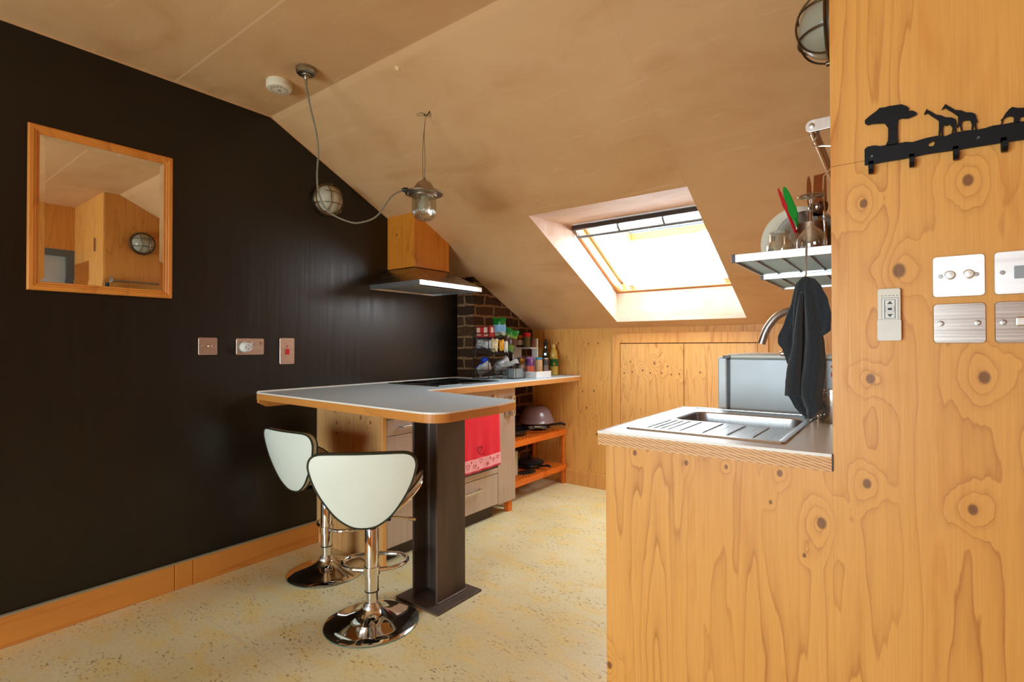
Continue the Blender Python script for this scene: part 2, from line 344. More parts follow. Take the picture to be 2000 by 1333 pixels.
# ---------------------------------------------------------------- geometry helpers
ORG = {}
class MB:
    """collects shapes given in world coordinates; build() links them as one mesh object"""
    def __init__(s): s.v = []; s.f = []; s.mi = []; s.sm = []; s.cur = 0; s.smooth = False
    def add(s, vs, fs, smooth=None):
        o = len(s.v); s.v += [tuple(v) for v in vs]
        for f in fs:
            s.f.append([i+o for i in f]); s.mi.append(s.cur); s.sm.append(s.smooth if smooth is None else smooth)
        return s
    def box(s, x0, x1, y0, y1, z0, z1, m=None):
        vs = [(x, y, z) for z in (z0, z1) for y in (y0, y1) for x in (x0, x1)]
        if m: vs = [m @ Vector(v) for v in vs]
        return s.add(vs, [(0, 2, 3, 1), (4, 5, 7, 6), (0, 1, 5, 4), (2, 6, 7, 3), (0, 4, 6, 2), (1, 3, 7, 5)])
    def hexa(s, b, t):  # bottom and top quads
        return s.add(list(b)+list(t), [(3, 2, 1, 0), (4, 5, 6, 7), (0, 1, 5, 4), (1, 2, 6, 5), (2, 3, 7, 6), (3, 0, 4, 7)])
    def prism(s, pts, a, b, axis='z'):
        """polygon in the two other axes, from a to b along axis"""
        def P(p, h): return {'z': (p[0], p[1], h), 'y': (p[0], h, p[1]), 'x': (h, p[0], p[1])}[axis]
        n = len(pts)
        vs = [P(p, a) for p in pts]+[P(p, b) for p in pts]
        fs = [tuple(range(n))[::-1], tuple(range(n, 2*n))]+[(i, (i+1) % n, n+(i+1) % n, n+i) for i in range(n)]
        return s.add(vs, fs)
    def lathe(s, prof, c=(0, 0, 0), axis='z', n=32, m=None, smooth=True, flat=False):
        """prof = [(radius, height)...]"""
        c = Vector(c); vs = []; fs = []
        for r, h in prof:
            for k in range(n):
                a = 2*PI*k/n; x, y = r*math.cos(a), r*math.sin(a)
                v = {'z': Vector((x, y, h)), 'y': Vector((x, h, y)), 'x': Vector((h, x, y))}[axis]
                if m: v = m @ v
                vs.append(v+c)
        for i in range(len(prof)-1):
            for k in range(n):
                k2 = (k+1) % n; fs.append((i*n+k, i*n+k2, (i+1)*n+k2, (i+1)*n+k))
        if prof[0][0] > 1e-5: fs.append(tuple(range(n))[::-1])
        if prof[-1][0] > 1e-5: fs.append(tuple((len(prof)-1)*n+k for k in range(n)))
        return s.add(vs, fs, smooth)
    def tube(s, pts, r, n=10, closed=False, smooth=True):
        pts = [Vector(p) for p in pts]; m = len(pts); vs = []; fs = []
        prev = None
        for i, p in enumerate(pts):
            if closed: d = (pts[(i+1) % m]-pts[i-1])
            else: d = pts[min(i+1, m-1)]-pts[max(i-1, 0)]
            d.normalize()
            if prev is None:
                u = d.orthogonal().normalized()
            else:
                u = (prev-d*prev.dot(d)).normalized()
            prev = u; w = d.cross(u)
            rr = r[i] if isinstance(r, (list, tuple)) else r
            for k in range(n):
                a = 2*PI*k/n; vs.append(p+(u*math.cos(a)+w*math.sin(a))*rr)
        for i in range(m if closed else m-1):
            j = (i+1) % m
            for k in range(n):
                k2 = (k+1) % n; fs.append((i*n+k, i*n+k2, j*n+k2, j*n+k))
        if not closed:
            fs.append(tuple(range(n))[::-1]); fs.append(tuple((m-1)*n+k for k in range(n)))
        return s.add(vs, fs, smooth)
    def grid(s, fn, nu, nv, smooth=True):
        vs = [fn(i/(nu-1), j/(nv-1)) for j in range(nv) for i in range(nu)]
        fs = [(j*nu+i, j*nu+i+1, (j+1)*nu+i+1, (j+1)*nu+i) for j in range(nv-1) for i in range(nu-1)]
        return s.add(vs, fs, smooth)
    def build(s, name, mats, parent=None, org=None, bevel=0.0, solid=0.0, subsurf=0, weld=False, world=False):
        if not isinstance(mats, (list, tuple)): mats = [mats]
        o0 = Vector(ORG.get(parent.name, (0, 0, 0))) if parent else Vector(org or (0, 0, 0))
        sh = Vector((0, 0, 0)) if world else o0      # world=True keeps the grain coordinates of neighbouring boards aligned
        me = D.meshes.new(name); me.from_pydata([tuple(Vector(v)-sh) for v in s.v], [], s.f)
        for m in mats: me.materials.append(m)
        for p, mi, sm in zip(me.polygons, s.mi, s.sm): p.material_index = mi; p.use_smooth = sm
        me.validate(); me.update()
        bm = bmesh.new(); bm.from_mesh(me)
        if weld: bmesh.ops.remove_doubles(bm, verts=bm.verts, dist=1e-5)
        bmesh.ops.recalc_face_normals(bm, faces=bm.faces); bm.to_mesh(me); bm.free()
        if any(s.sm): me.set_sharp_from_angle(angle=0.7)
        ob = D.objects.new(name, me); COL.objects.link(ob)
        if parent: ob.parent = parent; ob.location = (-o0 if world else Vector((0, 0, 0))); ORG[ob.name] = tuple(o0)
        else: ob.location = o0; ORG[ob.name] = tuple(o0)
        if solid:
            k = ob.modifiers.new('thickness', 'SOLIDIFY'); k.thickness = solid; k.offset = 0
        if bevel:
            k = ob.modifiers.new('bevel', 'BEVEL'); k.width = bevel; k.segments = 2; k.limit_method = 'ANGLE'; k.angle_limit = 0.6
        if subsurf:
            k = ob.modifiers.new('subdivision', 'SUBSURF'); k.levels = subsurf; k.render_levels = subsurf
        return ob

def empty(name, loc, label, cat, group=None):
    o = D.objects.new(name, None); COL.objects.link(o); o.location = loc; o.empty_display_size = 0.05
    ORG[o.name] = tuple(loc); return tag(o, label, cat, group)
def tag(o, label=None, cat=None, group=None, kind=None):
    if label: o['label'] = label
    if cat: o['category'] = cat
    if group: o['group'] = group
    if kind: o['kind'] = kind
    return o
def struct(o): o['kind'] = 'structure'; return o
def copy_tree(o, parent=None):
    c = o.copy(); COL.objects.link(c)
    if parent: c.parent = parent
    for ch in list(o.children): copy_tree(ch, c)
    return c

# ---------------------------------------------------------------- the room shell
YB = 3.749; ZC = 2.406; YR = 1.475; SL = 0.493; XR = 3.51; YF = -2.6
slope = lambda y: ZC-SL*(y-YR)
sx0, sx1 = 1.012, 1.938           # skylight opening
so, sb = 2.487, 3.665             # opening in the ceiling, top and bottom edge (y)
ft, fb = (2.94, 1.937), (3.665, 1.545)   # inner window frame top / bottom (y, z)

struct(MB().box(-0.1, XR+.1, YF-.1, YB+.1, -0.08, 0).build('floor', CORK))
c = MB()
c.box(-0.12, XR+.12, YF-.12, YR, ZC, ZC+.1)
def sl_piece(x0, x1, y0, y1):
    c.hexa([(x0, y0, slope(y0)), (x1, y0, slope(y0)), (x1, y1, slope(y1)), (x0, y1, slope(y1))],
           [(x0, y0, slope(y0)+.1), (x1, y0, slope(y0)+.1), (x1, y1, slope(y1)+.1), (x0, y1, slope(y1)+.1)])
sl_piece(-.12, sx0-.0003, YR, YB+.12); sl_piece(sx1+.0003, XR+.12, YR, YB+.12)
sl_piece(sx0, sx1, YR, so); sl_piece(sx0, sx1, sb+.0006, YB+.12)
# skylight reveals: horizontal head, vertical sill side, two cheeks (plaster paled, with the daylight on it put into its colour)
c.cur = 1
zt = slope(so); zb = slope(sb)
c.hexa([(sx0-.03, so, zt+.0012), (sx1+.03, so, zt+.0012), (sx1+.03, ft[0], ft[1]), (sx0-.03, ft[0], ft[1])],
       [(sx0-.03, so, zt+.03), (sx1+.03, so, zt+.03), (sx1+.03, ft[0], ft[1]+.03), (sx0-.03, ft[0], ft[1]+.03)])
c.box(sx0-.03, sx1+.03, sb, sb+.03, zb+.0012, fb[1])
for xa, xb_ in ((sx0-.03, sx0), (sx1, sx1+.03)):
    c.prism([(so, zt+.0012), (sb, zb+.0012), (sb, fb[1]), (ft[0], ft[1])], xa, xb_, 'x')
struct(c.build('ceiling', [PLASTER, m_lit_reveal()]))

# black wall on the left: follows the slope
prof = [(YF-.1, 0), (YB+.1, 0), (YB+.1, slope(YB+.1)), (YR, ZC), (YF-.1, ZC)]
struct(MB().prism(prof, -0.12, 0.0, 'x').build('wall_left', BLACK))
# white caulk line where black wall meets ceiling
c = MB()
for a, b in (((YF, ZC), (YR, ZC)), ((YR, ZC), (2.965, slope(2.965)))):
    d = (Vector((0, b[0], b[1]))-Vector((0, a[0], a[1]))).normalized(); nrm = Vector((0, -d.z, d.y)) if False else Vector((0, d.z, -d.y))
    A = Vector((0, *a)); B_ = Vector((0, *b))
    if nrm.z > 0: nrm = -nrm
    c.hexa([A, A+Vector((.002, 0, 0)), B_+Vector((.002, 0, 0)), B_], [A+nrm*.006, A+nrm*.006+Vector((.002, 0, 0)), B_+nrm*.006+Vector((.002, 0, 0)), B_+nrm*.006])
struct(c.build('trim_1', plain('ceiling_caulk', srgb(206, 160, 112), 0.8)))
# brick chimney breast
struct(MB().prism([(2.966, 0), (YB, 0), (YB, slope(YB)-.001), (2.966, slope(2.966)-.001)], 0.0, 0.165, 'x').build('wall_chimney', BRICK))
# knee wall at the back with an opening for the eaves doors
kw = MB()
kw.box(-.1, XR+.1, YB+.012, YB+.1, 0, slope(YB)+.02)
kw.box(0.16, 0.935, YB, YB+.012, 0, slope(YB)); kw.box(2.055, XR, YB, YB+.012, 0, slope(YB))
kw.box(0.935, 2.055, YB, YB+.012, 1.24, slope(YB))
struct(kw.build('wall_back', PLY_BACK))
struct(MB().box(0.5, 2.63, YB-.012, YB, 0, 0.118).build('baseboard_back', PINE_TRIM, bevel=.002))
# baseboard left, two lengths
c = MB().box(0, .018, YF, 1.006, 0, .121).box(0, .018, 1.0075, 1.085, 0, .121).box(0, .018, 1.0865, 1.755, 0, .121)
struct(c.build('baseboard_left', PINE, bevel=.003))
struct(MB().box(0.0, .021, YF, 1.755, .1212, .1245).build('trim_2', plain('pale_caulk', srgb(170, 160, 130), 0.7)))

# partition block on the right, front face in the plane y = 1.365
PX = 2.628; PY = 1.365
pp = [(PY+.0185, 0), (YB, 0), (YB, slope(YB)-.001), (YR, ZC-.001), (PY+.0185, ZC-.001)]
c = MB(); c.box(PX, 3.04, PY, PY+.018, 0, 1.5465); c.box(PX, 3.04, PY+.0004, PY+.018, 1.5475, ZC-.001); c.box(3.04, XR+.1, PY+.0004, PY+.018, 1.87, ZC-.001)
struct(c.build('wall_partition', PLY_RIGHT))
struct(MB().prism(pp, PX+.0006, PX+.03, 'x').build('wall_partition_side', PLY_SIDE))
struct(MB().box(3.03, 3.055, PY+.018, PY+.25, 0, 1.87).box(3.055, XR, PY+.018, PY+.25, 1.87, 1.90).build('trim_3', PINE_TRIM))
struct(MB().box(3.26, XR, PY+.20, PY+.24, 0, 1.87).build('trim_4', PLY_SIDE))
struct(MB().box(3.055, 3.258, PY+.20, PY+.24, 0, 1.87).build('door_2', plain('white_gloss_door', srgb(200, 198, 190), .4)))
# walls not in the direct view (seen in the mirror and the chrome)
def holed(axis_y, x0, x1, z0, z1, hx0, hx1, hz0, hz1, th):
    m = MB()
    for a in ((x0, hx0, z0, z1), (hx1, x1, z0, z1), (hx0, hx1, z0, hz0), (hx0, hx1, hz1, z1)):
        if a[1]-a[0] > 1e-4 and a[3]-a[2] > 1e-4: m.box(a[0], a[1], axis_y, axis_y+th, a[2], a[3])
    return m
struct(holed(YF-.1, -.1, XR+.1, 0, ZC, .72, 2.38, .25, 1.65, .1).build('wall_front', PLY_SIDE))
c = MB().box(XR, XR+.1, YF, 0.75, 0, ZC).box(XR, XR+.1, .75, PY, 2.0, ZC).box(XR, XR+.1, PY, PY+.3, 0, 1.95)
struct(c.build('wall_right', PLY_SIDE))
dr = empty('door_1', (XR+.02, 1.05, 0), 'grey door with white panel in a dark grey frame, seen in the mirror', 'door'); del dr['label'], dr['category']; struct(dr)
MB().box(XR+.0, XR+.1, .75, .80, 0, 2.0).box(XR+.0, XR+.1, PY-.06, PY, 0, 2.0).box(XR+.0, XR+.1, .8, PY-.06, 1.94, 2.0).build('door_frame', plain('grey_gloss_paint', srgb(88, 92, 92), .4), dr)
MB().box(XR+.04, XR+.08, .8, PY-.06, 0, 1.94).build('door_panel', plain('pale_grey_paint', srgb(176, 176, 170), .4), dr)
wf = D.objects.new('window_2', None); COL.objects.link(wf); wf.location = (1.55, YF, .6); ORG['window_2'] = (1.55, YF, .6); struct(wf)
m = MB()
for a in ((.72, .78, .25, 1.65), (2.32, 2.38, .25, 1.65), (1.52, 1.58, .31, 1.59), (.78, 2.32, .25, .31), (.78, 2.32, 1.59, 1.65)): m.box(a[0], a[1], YF-.045, YF+.01, a[2], a[3])
m.build('window_frame', WHITE_PL, wf, bevel=.004)
MB().box(.78, 2.32, YF-.03, YF-.024, .31, 1.59).build('window_pane', PANE, wf)

# ---------------------------------------------------------------- skylight: frame, opened top-hung sash, bars
sk = D.objects.new('window_1', None); COL.objects.link(sk); sk.location = (1.475, 3.3, 1.74); ORG['window_1'] = (1.475, 3.3, 1.74); struct(sk)
PF = plain('lacquered_pine_window', srgb(206, 138, 78), .35, var=.08, scale=20)
# direction along the roof
dv = Vector((0, fb[0]-ft[0], fb[1]-ft[1])); LW = dv.length; dv.normalize(); nv = Vector((0, -dv.z, dv.y))   # outward normal
if nv.z < 0: nv = -nv
def rb(mb, x0, x1, a0, a1, n0, n1):
    """box on the roof plane: a along the slope from the top, n outward"""
    o = Vector((0, ft[0], ft[1]))
    P = lambda x, a, n: Vector((x, 0, 0))+o+dv*a+nv*n
    mb.hexa([P(x0, a0, n0), P(x1, a0, n0), P(x1, a1, n0), P(x0, a1, n0)], [P(x0, a0, n1), P(x1, a0, n1), P(x1, a1, n1), P(x0, a1, n1)])
m = MB()
rb(m, sx0-.04, sx0+.022, -.02, LW+.03, .004, .08); rb(m, sx1-.022, sx1+.04, -.02, LW+.03, .004, .08)
rb(m, sx0+.022, sx1-.022, -.04, .015, .02, .08); rb(m, sx0+.022, sx1-.022, LW-.018, LW+.04, .004, .08)
m.build('window_frame', PF, sk, bevel=.002)
m = MB(); rb(m, sx0-.05, sx0+.045, 0, LW+.05, .082, .10); rb(m, sx1-.045, sx1+.05, 0, LW+.05, .082, .10)
m.build('flashing', ALU, sk)
m = MB(); yb0, yb1 = 2.97, 3.835
m.box(sx0+.018, sx0+.060, yb0, yb1, 1.960, 2.020); m.box(sx1-.060, sx1-.018, yb0, yb1, 1.960, 2.020)
m.box(sx0+.060, sx1-.060, yb1-.045, yb1, 1.960, 2.020); m.box(sx0+.060, sx1-.060, yb0, yb0+.03, 1.975, 2.020)
sash = m.build('sash', PF, sk, bevel=.003)
m = MB(); m.box(sx0+.057, sx0+.063, yb0+.03, yb1-.04, 2.020, 2.028); m.box(sx0+.06, sx1-.06, yb1-.05, yb1-.044, 2.020, 2.032).box(sx0+.01, sx1-.01, yb0, yb1+.02, 2.036, 2.042) if False else m.box(sx0+.06, sx1-.06, yb1-.05, yb1-.044, 2.020, 2.032)
m.build('sash_gasket', plain('grey_gasket', srgb(70, 82, 92), .5), sash)
MB().box(sx0+.04, sx1-.04, yb0+.01, yb1-.03, 2.028, 2.034).build('glass_pane', PANE, sash)
MB().box(1.60, 1.68, yb1-.065, yb1-.045, 1.945, 1.965).build('latch', ALU, sash, bevel=.004)
m = MB(); m.box(sx0+.012, sx1-.002, 2.955, 2.990, 1.903, 1.932)
m.build('ventilation_bar', plain('brown_bar', srgb(52, 36, 28), .4), sk, bevel=.006)
m = MB(); m.box(sx0+.01, sx1-.002, 2.9545, 2.985, 1.934, 1.944); m.build('ventilation_flap', WHITE_PL, sk)
m = MB(); m.tube([(sx0+.02, 3.03, 1.868), (sx1-.03, 3.03, 1.868)], .0095, 10); m.tube([(sx0+.02, 3.03, 1.868), (sx0+.015, 2.99, 1.925)], .007, 8)
m.tube([(sx1-.03, 3.03, 1.868), (sx1-.03, 2.99, 1.925)], .007, 8)
for x in (1.33, 1.62): m.hexa([(x, 3.026, 1.866), (x+.012, 3.026, 1.866), (x+.012, 3.034, 1.866), (x, 3.034, 1.866)], [(x, 2.972, 1.920), (x+.012, 2.972, 1.920), (x+.012, 2.98, 1.920), (x, 2.98, 1.920)])
m.build('handle_bar', plain('dull_grey_bar', (.16, .16, .15, 1), .4), sk)
for x in (1.12, 1.80):
    m = MB(); rb(m, x, x+.035, LW-.055, LW-.030, .03, .05); m.build('catch', ALU, sk)
for x in (1.055,): m = MB(); rb(m, x, x+.012, LW-.10, LW-.03, .0, .03); m.build('hinge_arm', ALU, sk)

# ---------------------------------------------------------------- eaves doors on the knee wall
ev = empty('eaves_cupboard', (1.5, YB, .1), 'low plywood double-door cupboard framed in pine in the back wall under the slope', 'cupboard')
MB().box(.935, 1.0, YB-.014, YB+.011, .118, 1.24).box(1.99, 2.055, YB-.014, YB+.011, .118, 1.24).box(1.0, 1.99, YB-.014, YB+.011, 1.165, 1.24).build('frame', PINE_TRIM, ev, bevel=.002)
MB().box(1.0, 1.99, YB+.0085, YB+.0115, .118, 1.165).build('gap_shade_backing', plain('painted_gap_shade', (.012, .007, .004, 1), .8), ev)  # near-black sheet added so the door gaps read as shaded
for a, b in ((1.0040, 1.4940), (1.4985, 1.9865)):
    MB().box(a, b, YB-.009, YB+.008, .124, 1.160).build('door', PLY_DOOR, ev, bevel=.001, world=True)

# ---------------------------------------------------------------- wall mirror
mr = empty('wall_mirror', (0, .735, 1.37), 'rectangular mirror in a golden pine frame on the black wall', 'mirror')
y0, y1, z0, z1 = .485, .988, 1.371, 2.028
def frame_ring(mb, rings):
    """rings of (inset, x): nested rectangles swept round the frame with mitred corners"""
    vs = []
    for i, x in rings: vs += [(x, y0+i, z0+i), (x, y1-i, z0+i), (x, y1-i, z1-i), (x, y0+i, z1-i)]
    fs = []
    for k in range(len(rings)-1):
        for q in range(4): fs.append((k*4+q, k*4+(q+1) % 4, (k+1)*4+(q+1) % 4, (k+1)*4+q))
    mb.add(vs, fs)
m = MB(); frame_ring(m, [(0, .003), (0, .020), (.004, .024), (.016, .024), (.019, .021), (.024, .021), (.028, .016), (.034, .016), (.036, .012), (.036, .003)])
m.build('frame', PINE_V, mr)
m = MB(); i0, i1 = .034, .052
vs = [(.0125, y0+i0, z0+i0), (.0125, y1-i0, z0+i0), (.0125, y1-i0, z1-i0), (.0125, y0+i0, z1-i0), (.0145, y0+i1, z0+i1), (.0145, y1-i1, z0+i1), (.0145, y1-i1, z1-i1), (.0145, y0+i1, z1-i1)]
m.add(vs, [(4, 5, 6, 7), (0, 1, 5, 4), (1, 2, 6, 5), (2, 3, 7, 6), (3, 0, 4, 7)]); m.build('mirror_glass', MIRROR, mr)
mr.rotation_euler = (0, math.radians(.40), math.radians(-.55)); mr.location.x = .003

# ---------------------------------------------------------------- switch and socket plates
def plate(name, label, cat, c, w, h, axis, mat, group=None):
    """axis 'x': on the black wall facing +x; axis 'y': on the partition facing -y; c = (u, z)"""
    loc = (0.0, c[0], c[1]) if axis == 'x' else (c[0], PY, c[1])
    o = empty(name, loc, label, cat, group)
    def P(u, d, z):  # u sideways, d out of the wall, z up
        return (loc[0]+d, loc[1]+u, loc[2]+z) if axis == 'x' else (loc[0]+u, loc[1]-d, loc[2]+z)
    m = MB(); r = .006; n = 5; pts = []
    for sx, sz, a0 in ((1, 1, 0), (-1, 1, PI/2), (-1, -1, PI), (1, -1, 1.5*PI)):
        for k in range(n): a = a0+PI/2*k/(n-1); pts.append((sx*(w/2-r)+r*math.cos(a), sz*(h/2-r)+r*math.sin(a)))
    N = len(pts)
    vs = [P(u, 0, z) for u, z in pts]+[P(u, .003, z) for u, z in pts]+[P(u*.975, .0045, z*.975) for u, z in pts]
    m.add(vs, [tuple(range(2*N, 3*N))]+[(i, (i+1) % N, N+(i+1) % N, N+i) for i in range(N)]+[(N+i, N+(i+1) % N, 2*N+(i+1) % N, 2*N+i) for i in range(N)])
    m.build('plate', mat, o)
    return o, P
def rotax(axis): return 'x' if axis == 'x' else 'y'
def disc(P, axis, o, name, u, z, prof, mat, n=20):
    m = MB(); b = P(u, 0, z); sgn = 1 if axis == 'x' else -1
    m.lathe([(r, sgn*h) for r, h in prof], b, axis, n); return m.build(name, mat, o)
def rect(P, o, name, u0, u1, z0, z1, d0, d1, mat, bevel=0.0008):
    a = P(u0, d0, z0); b = P(u1, d1, z1)
    return MB().box(min(a[0], b[0]), max(a[0], b[0]), min(a[1], b[1]), max(a[1], b[1]), a[2], b[2]).build(name, mat, o, bevel=bevel)
SCREW = [(.0042, .0045), (.0042, .0052), (.0034, .0062), (0, .0062)]
COPP = metal('satin_copper_steel_plate', (0.56, 0.44, 0.36, 1), 0.33, (3, 3, 120))

o, P = plate('light_switch', 'square metal switch plate with one small toggle, left of the sockets on the black wall', 'switch', (1.155, 1.147), .088, .087, 'x', COPP)
disc(P, 'x', o, 'toggle', .006, .001, [(.009, .0045), (.009, .008), (.006, .011), (.005, .022), (.0045, .026), (0, .027)], CHROME)
disc(P, 'x', o, 'screw', .028, .001, SCREW, STEEL); disc(P, 'x', o, 'screw', -.028, .001, SCREW, STEEL)
o, P = plate('double_socket', 'double metal wall socket with a white plug adapter in its left outlet', 'socket', (1.3645, 1.145), .146, .087, 'x', COPP)
for u, z in ((.035, .012), (.024, -.011), (.046, -.011)): rect(P, o, 'socket_hole', u-.006, u+.006, z-.006, z+.006, .0044, .0056, WHITE_PL)
for u, z in ((.035, .012), (.024, -.011), (.046, -.011)): rect(P, o, 'socket_slot', u-.0025, u+.0025, z-.0025, z+.0025, .0055, .0059, DARK_PL, 0)
rect(P, o, 'rocker', -.002, .010, .014, .026, .0044, .009, WHITE_PL); rect(P, o, 'rocker', .054, .064, .014, .026, .0044, .009, COPP)
ad = empty('plug_adapter', (.0045, 1.335, 1.143), 'round white travel plug adapter sticking out of the double socket', 'adapter')
MB().lathe([(.026, .0), (.029, .004), (.029, .020), (.026, .024), (.024, .040), (.022, .044), (0, .044)], (.006, 1.332, 1.143), 'x', 28).build('body', WHITE_PL, ad)
MB().lathe([(.0195, .0442), (.0195, .0450), (0, .0450)], (.006, 1.332, 1.143), 'x', 24).build('socket_face', plain('grey_white_plastic', (.62, .64, .66, 1), .5), ad)
for dy, dz in ((0, .011), (0, -.011), (.012, 0), (-.012, 0)): MB().lathe([(.0024, .0451), (.0024, .0456), (0, .0456)], (.006, 1.332+dy, 1.143+dz), 'x', 10).build('pin_hole', DARK_PL, ad)
o, P = plate('cooker_switch', 'upright metal switch plate with a red rocker on the black wall', 'switch', (1.5695, 1.119), .086, .146, 'x', COPP)
RED_PL = plain('red_plastic', (.65, .008, .01, 1), .3)
rect(P, o, 'rocker', -.010, .010, -.018, .012, .0044, .010, RED_PL, .002); rect(P, o, 'indicator', -.004, .004, .022, .032, .0044, .0065, RED_PL, .001)
disc(P, 'x', o, 'screw', 0, .055, SCREW, STEEL); disc(P, 'x', o, 'screw', 0, -.055, SCREW, STEEL)

SPL = metal('pale_satin_plate', (0.90, 0.92, 0.94, 1), 0.42, (3, 3, 60), .02)
KNOB = metal('satin_knob', (0.74, 0.72, 0.66, 1), 0.35, (9, 9, 9), .05)
o, P = plate('dimmer_switch', 'bright satin steel plate with two round dimmer knobs on the plywood partition', 'switch', (2.8445, 1.2825), .080, .0825, 'y', SPL)
for u in (-.0135, .0150): disc(P, 'y', o, 'dimmer_knob', u, .002, [(.0095, .0045), (.0095, .006), (.0078, .0065), (.0074, .017), (.0066, .0185), (0, .0188)], KNOB, 28)
for u in (-.027, .027): disc(P, 'y', o, 'screw', u, .001, SCREW, STEEL)
o, P = plate('rocker_switch', 'bright satin steel plate with a grey rocker, right of the dimmer plate', 'switch', (2.937, 1.2825), .080, .0825, 'y', SPL)
rect(P, o, 'rocker', -.012, .012, -.012, .012, .0044, .008, plain('grey_rocker', (.34, .38, .42, 1), .3), .001)
disc(P, 'y', o, 'screw', -.028, .001, SCREW, STEEL); disc(P, 'y', o, 'screw', .028, .001, SCREW, STEEL)
o, P = plate('blanking_plate', 'blank brownish steel plate with two screws below the dimmer plate', 'blanking plate', (2.8450, 1.188), .080, .0795, 'y', STEELP)
for u in (-.028, .028): disc(P, 'y', o, 'screw', u, .0, [(.0055, .0044), (.0055, .005), (.004, .0058), (0, .0052)], STEEL)
o, P = plate('toggle_switch', 'brownish steel plate with a chrome toggle, right of the blank plate', 'switch', (2.9375, 1.188), .080, .0795, 'y', STEELP)
rect(P, o, 'toggle', -.012, .006, -.008, .010, .0044, .010, KNOB, .003)
disc(P, 'y', o, 'screw', -.028, 0, [(.0055, .0044), (.0055, .005), (.004, .0058), (0, .0052)], STEEL); disc(P, 'y', o, 'screw', .028, 0, SCREW, STEEL)

# remote for the roof window
rc = empty('remote_control', (2.733, PY, 1.152), 'cream wall remote with up and down arrow keys left of the switch plates', 'remote control')
def rrect(w, h, r, n=6):
    pts = []
    for sx, sz, a0 in ((1, 1, 0), (-1, 1, PI/2), (-1, -1, PI), (1, -1, 1.5*PI)):
        for k in range(n): a = a0+PI/2*k/(n-1); pts.append((sx*(w/2-r)+r*math.cos(a), sz*(h/2-r)+r*math.sin(a)))
    return pts
cx, cz = 2.7325, 1.2095
m = MB(); m.prism([(cx+u, cz+z) for u, z in rrect(.040, .110, .005)], PY-.016, PY-.001, 'y'); m.build('body', CREAM_PL, rc, bevel=.002)
m = MB(); m.prism([(cx+u, cz-.033+z) for u, z in rrect(.0415, .045, .004)], PY-.0185, PY-.0155, 'y'); m.build('holder', plain('translucent_cream_plastic', (.74, .73, .68, 1), .3), rc, bevel=.001)
zc_ = 1.221
MB().box(cx-.013, cx+.016, PY-.0164, PY-.0158, zc_-.0245, zc_+.0235).build('key_surround', plain('grey_print', (.30, .32, .33, 1), .5), rc)
MB().box(cx-.0118, cx+.0148, PY-.0167, PY-.0163, zc_-.0233, zc_+.0223).build('key_field', WHITE_PL, rc)
DK = plain('dark_grey_print', (.035, .05, .055, 1), .5)
kx = cx+.0015
m = MB(); m.box(kx-.0095, kx-.0083, PY-.0171, PY-.0166, zc_-.0205, zc_+.0195).box(kx+.0083, kx+.0095, PY-.0171, PY-.0166, zc_-.0205, zc_+.0195)
m.box(kx-.0083, kx+.0083, PY-.0171, PY-.0166, zc_-.0205, zc_-.0197).box(kx-.0083, kx+.0083, PY-.0171, PY-.0166, zc_+.0187, zc_+.0195)
m.build('key_outline', DK, rc)
MB().prism([(kx-.0048, zc_+.010), (kx+.0048, zc_+.010), (kx, zc_+.0165)], PY-.0176, PY-.0166, 'y').build('up_arrow', DK, rc)
MB().prism([(kx-.0048, zc_-.011), (kx+.0048, zc_-.011), (kx, zc_-.0175)], PY-.0176, PY-.0166, 'y').build('down_arrow', DK, rc)
MB().prism([(kx+u, zc_-.0005+z) for u, z in rrect(.0155, .0135, .003)], PY-.0174, PY-.0166, 'y').build('stop_key_ring', plain('key_grey', (.42, .44, .44, 1), .5), rc)
MB().prism([(kx+u, zc_-.0005+z) for u, z in rrect(.0135, .0115, .0025)], PY-.0178, PY-.0172, 'y').build('stop_key', WHITE_PL, rc)
MB().box(kx-.0038, kx+.0038, PY-.0182, PY-.0176, zc_-.0030, zc_+.0022).build('stop_symbol', DK, rc)
for k in range(5): MB().box(kx-.0145+k*.0063, kx-.0115+k*.0063, PY-.0168, PY-.0158, zc_+.0275, zc_+.0285).build('indicator_mark', DK, rc)

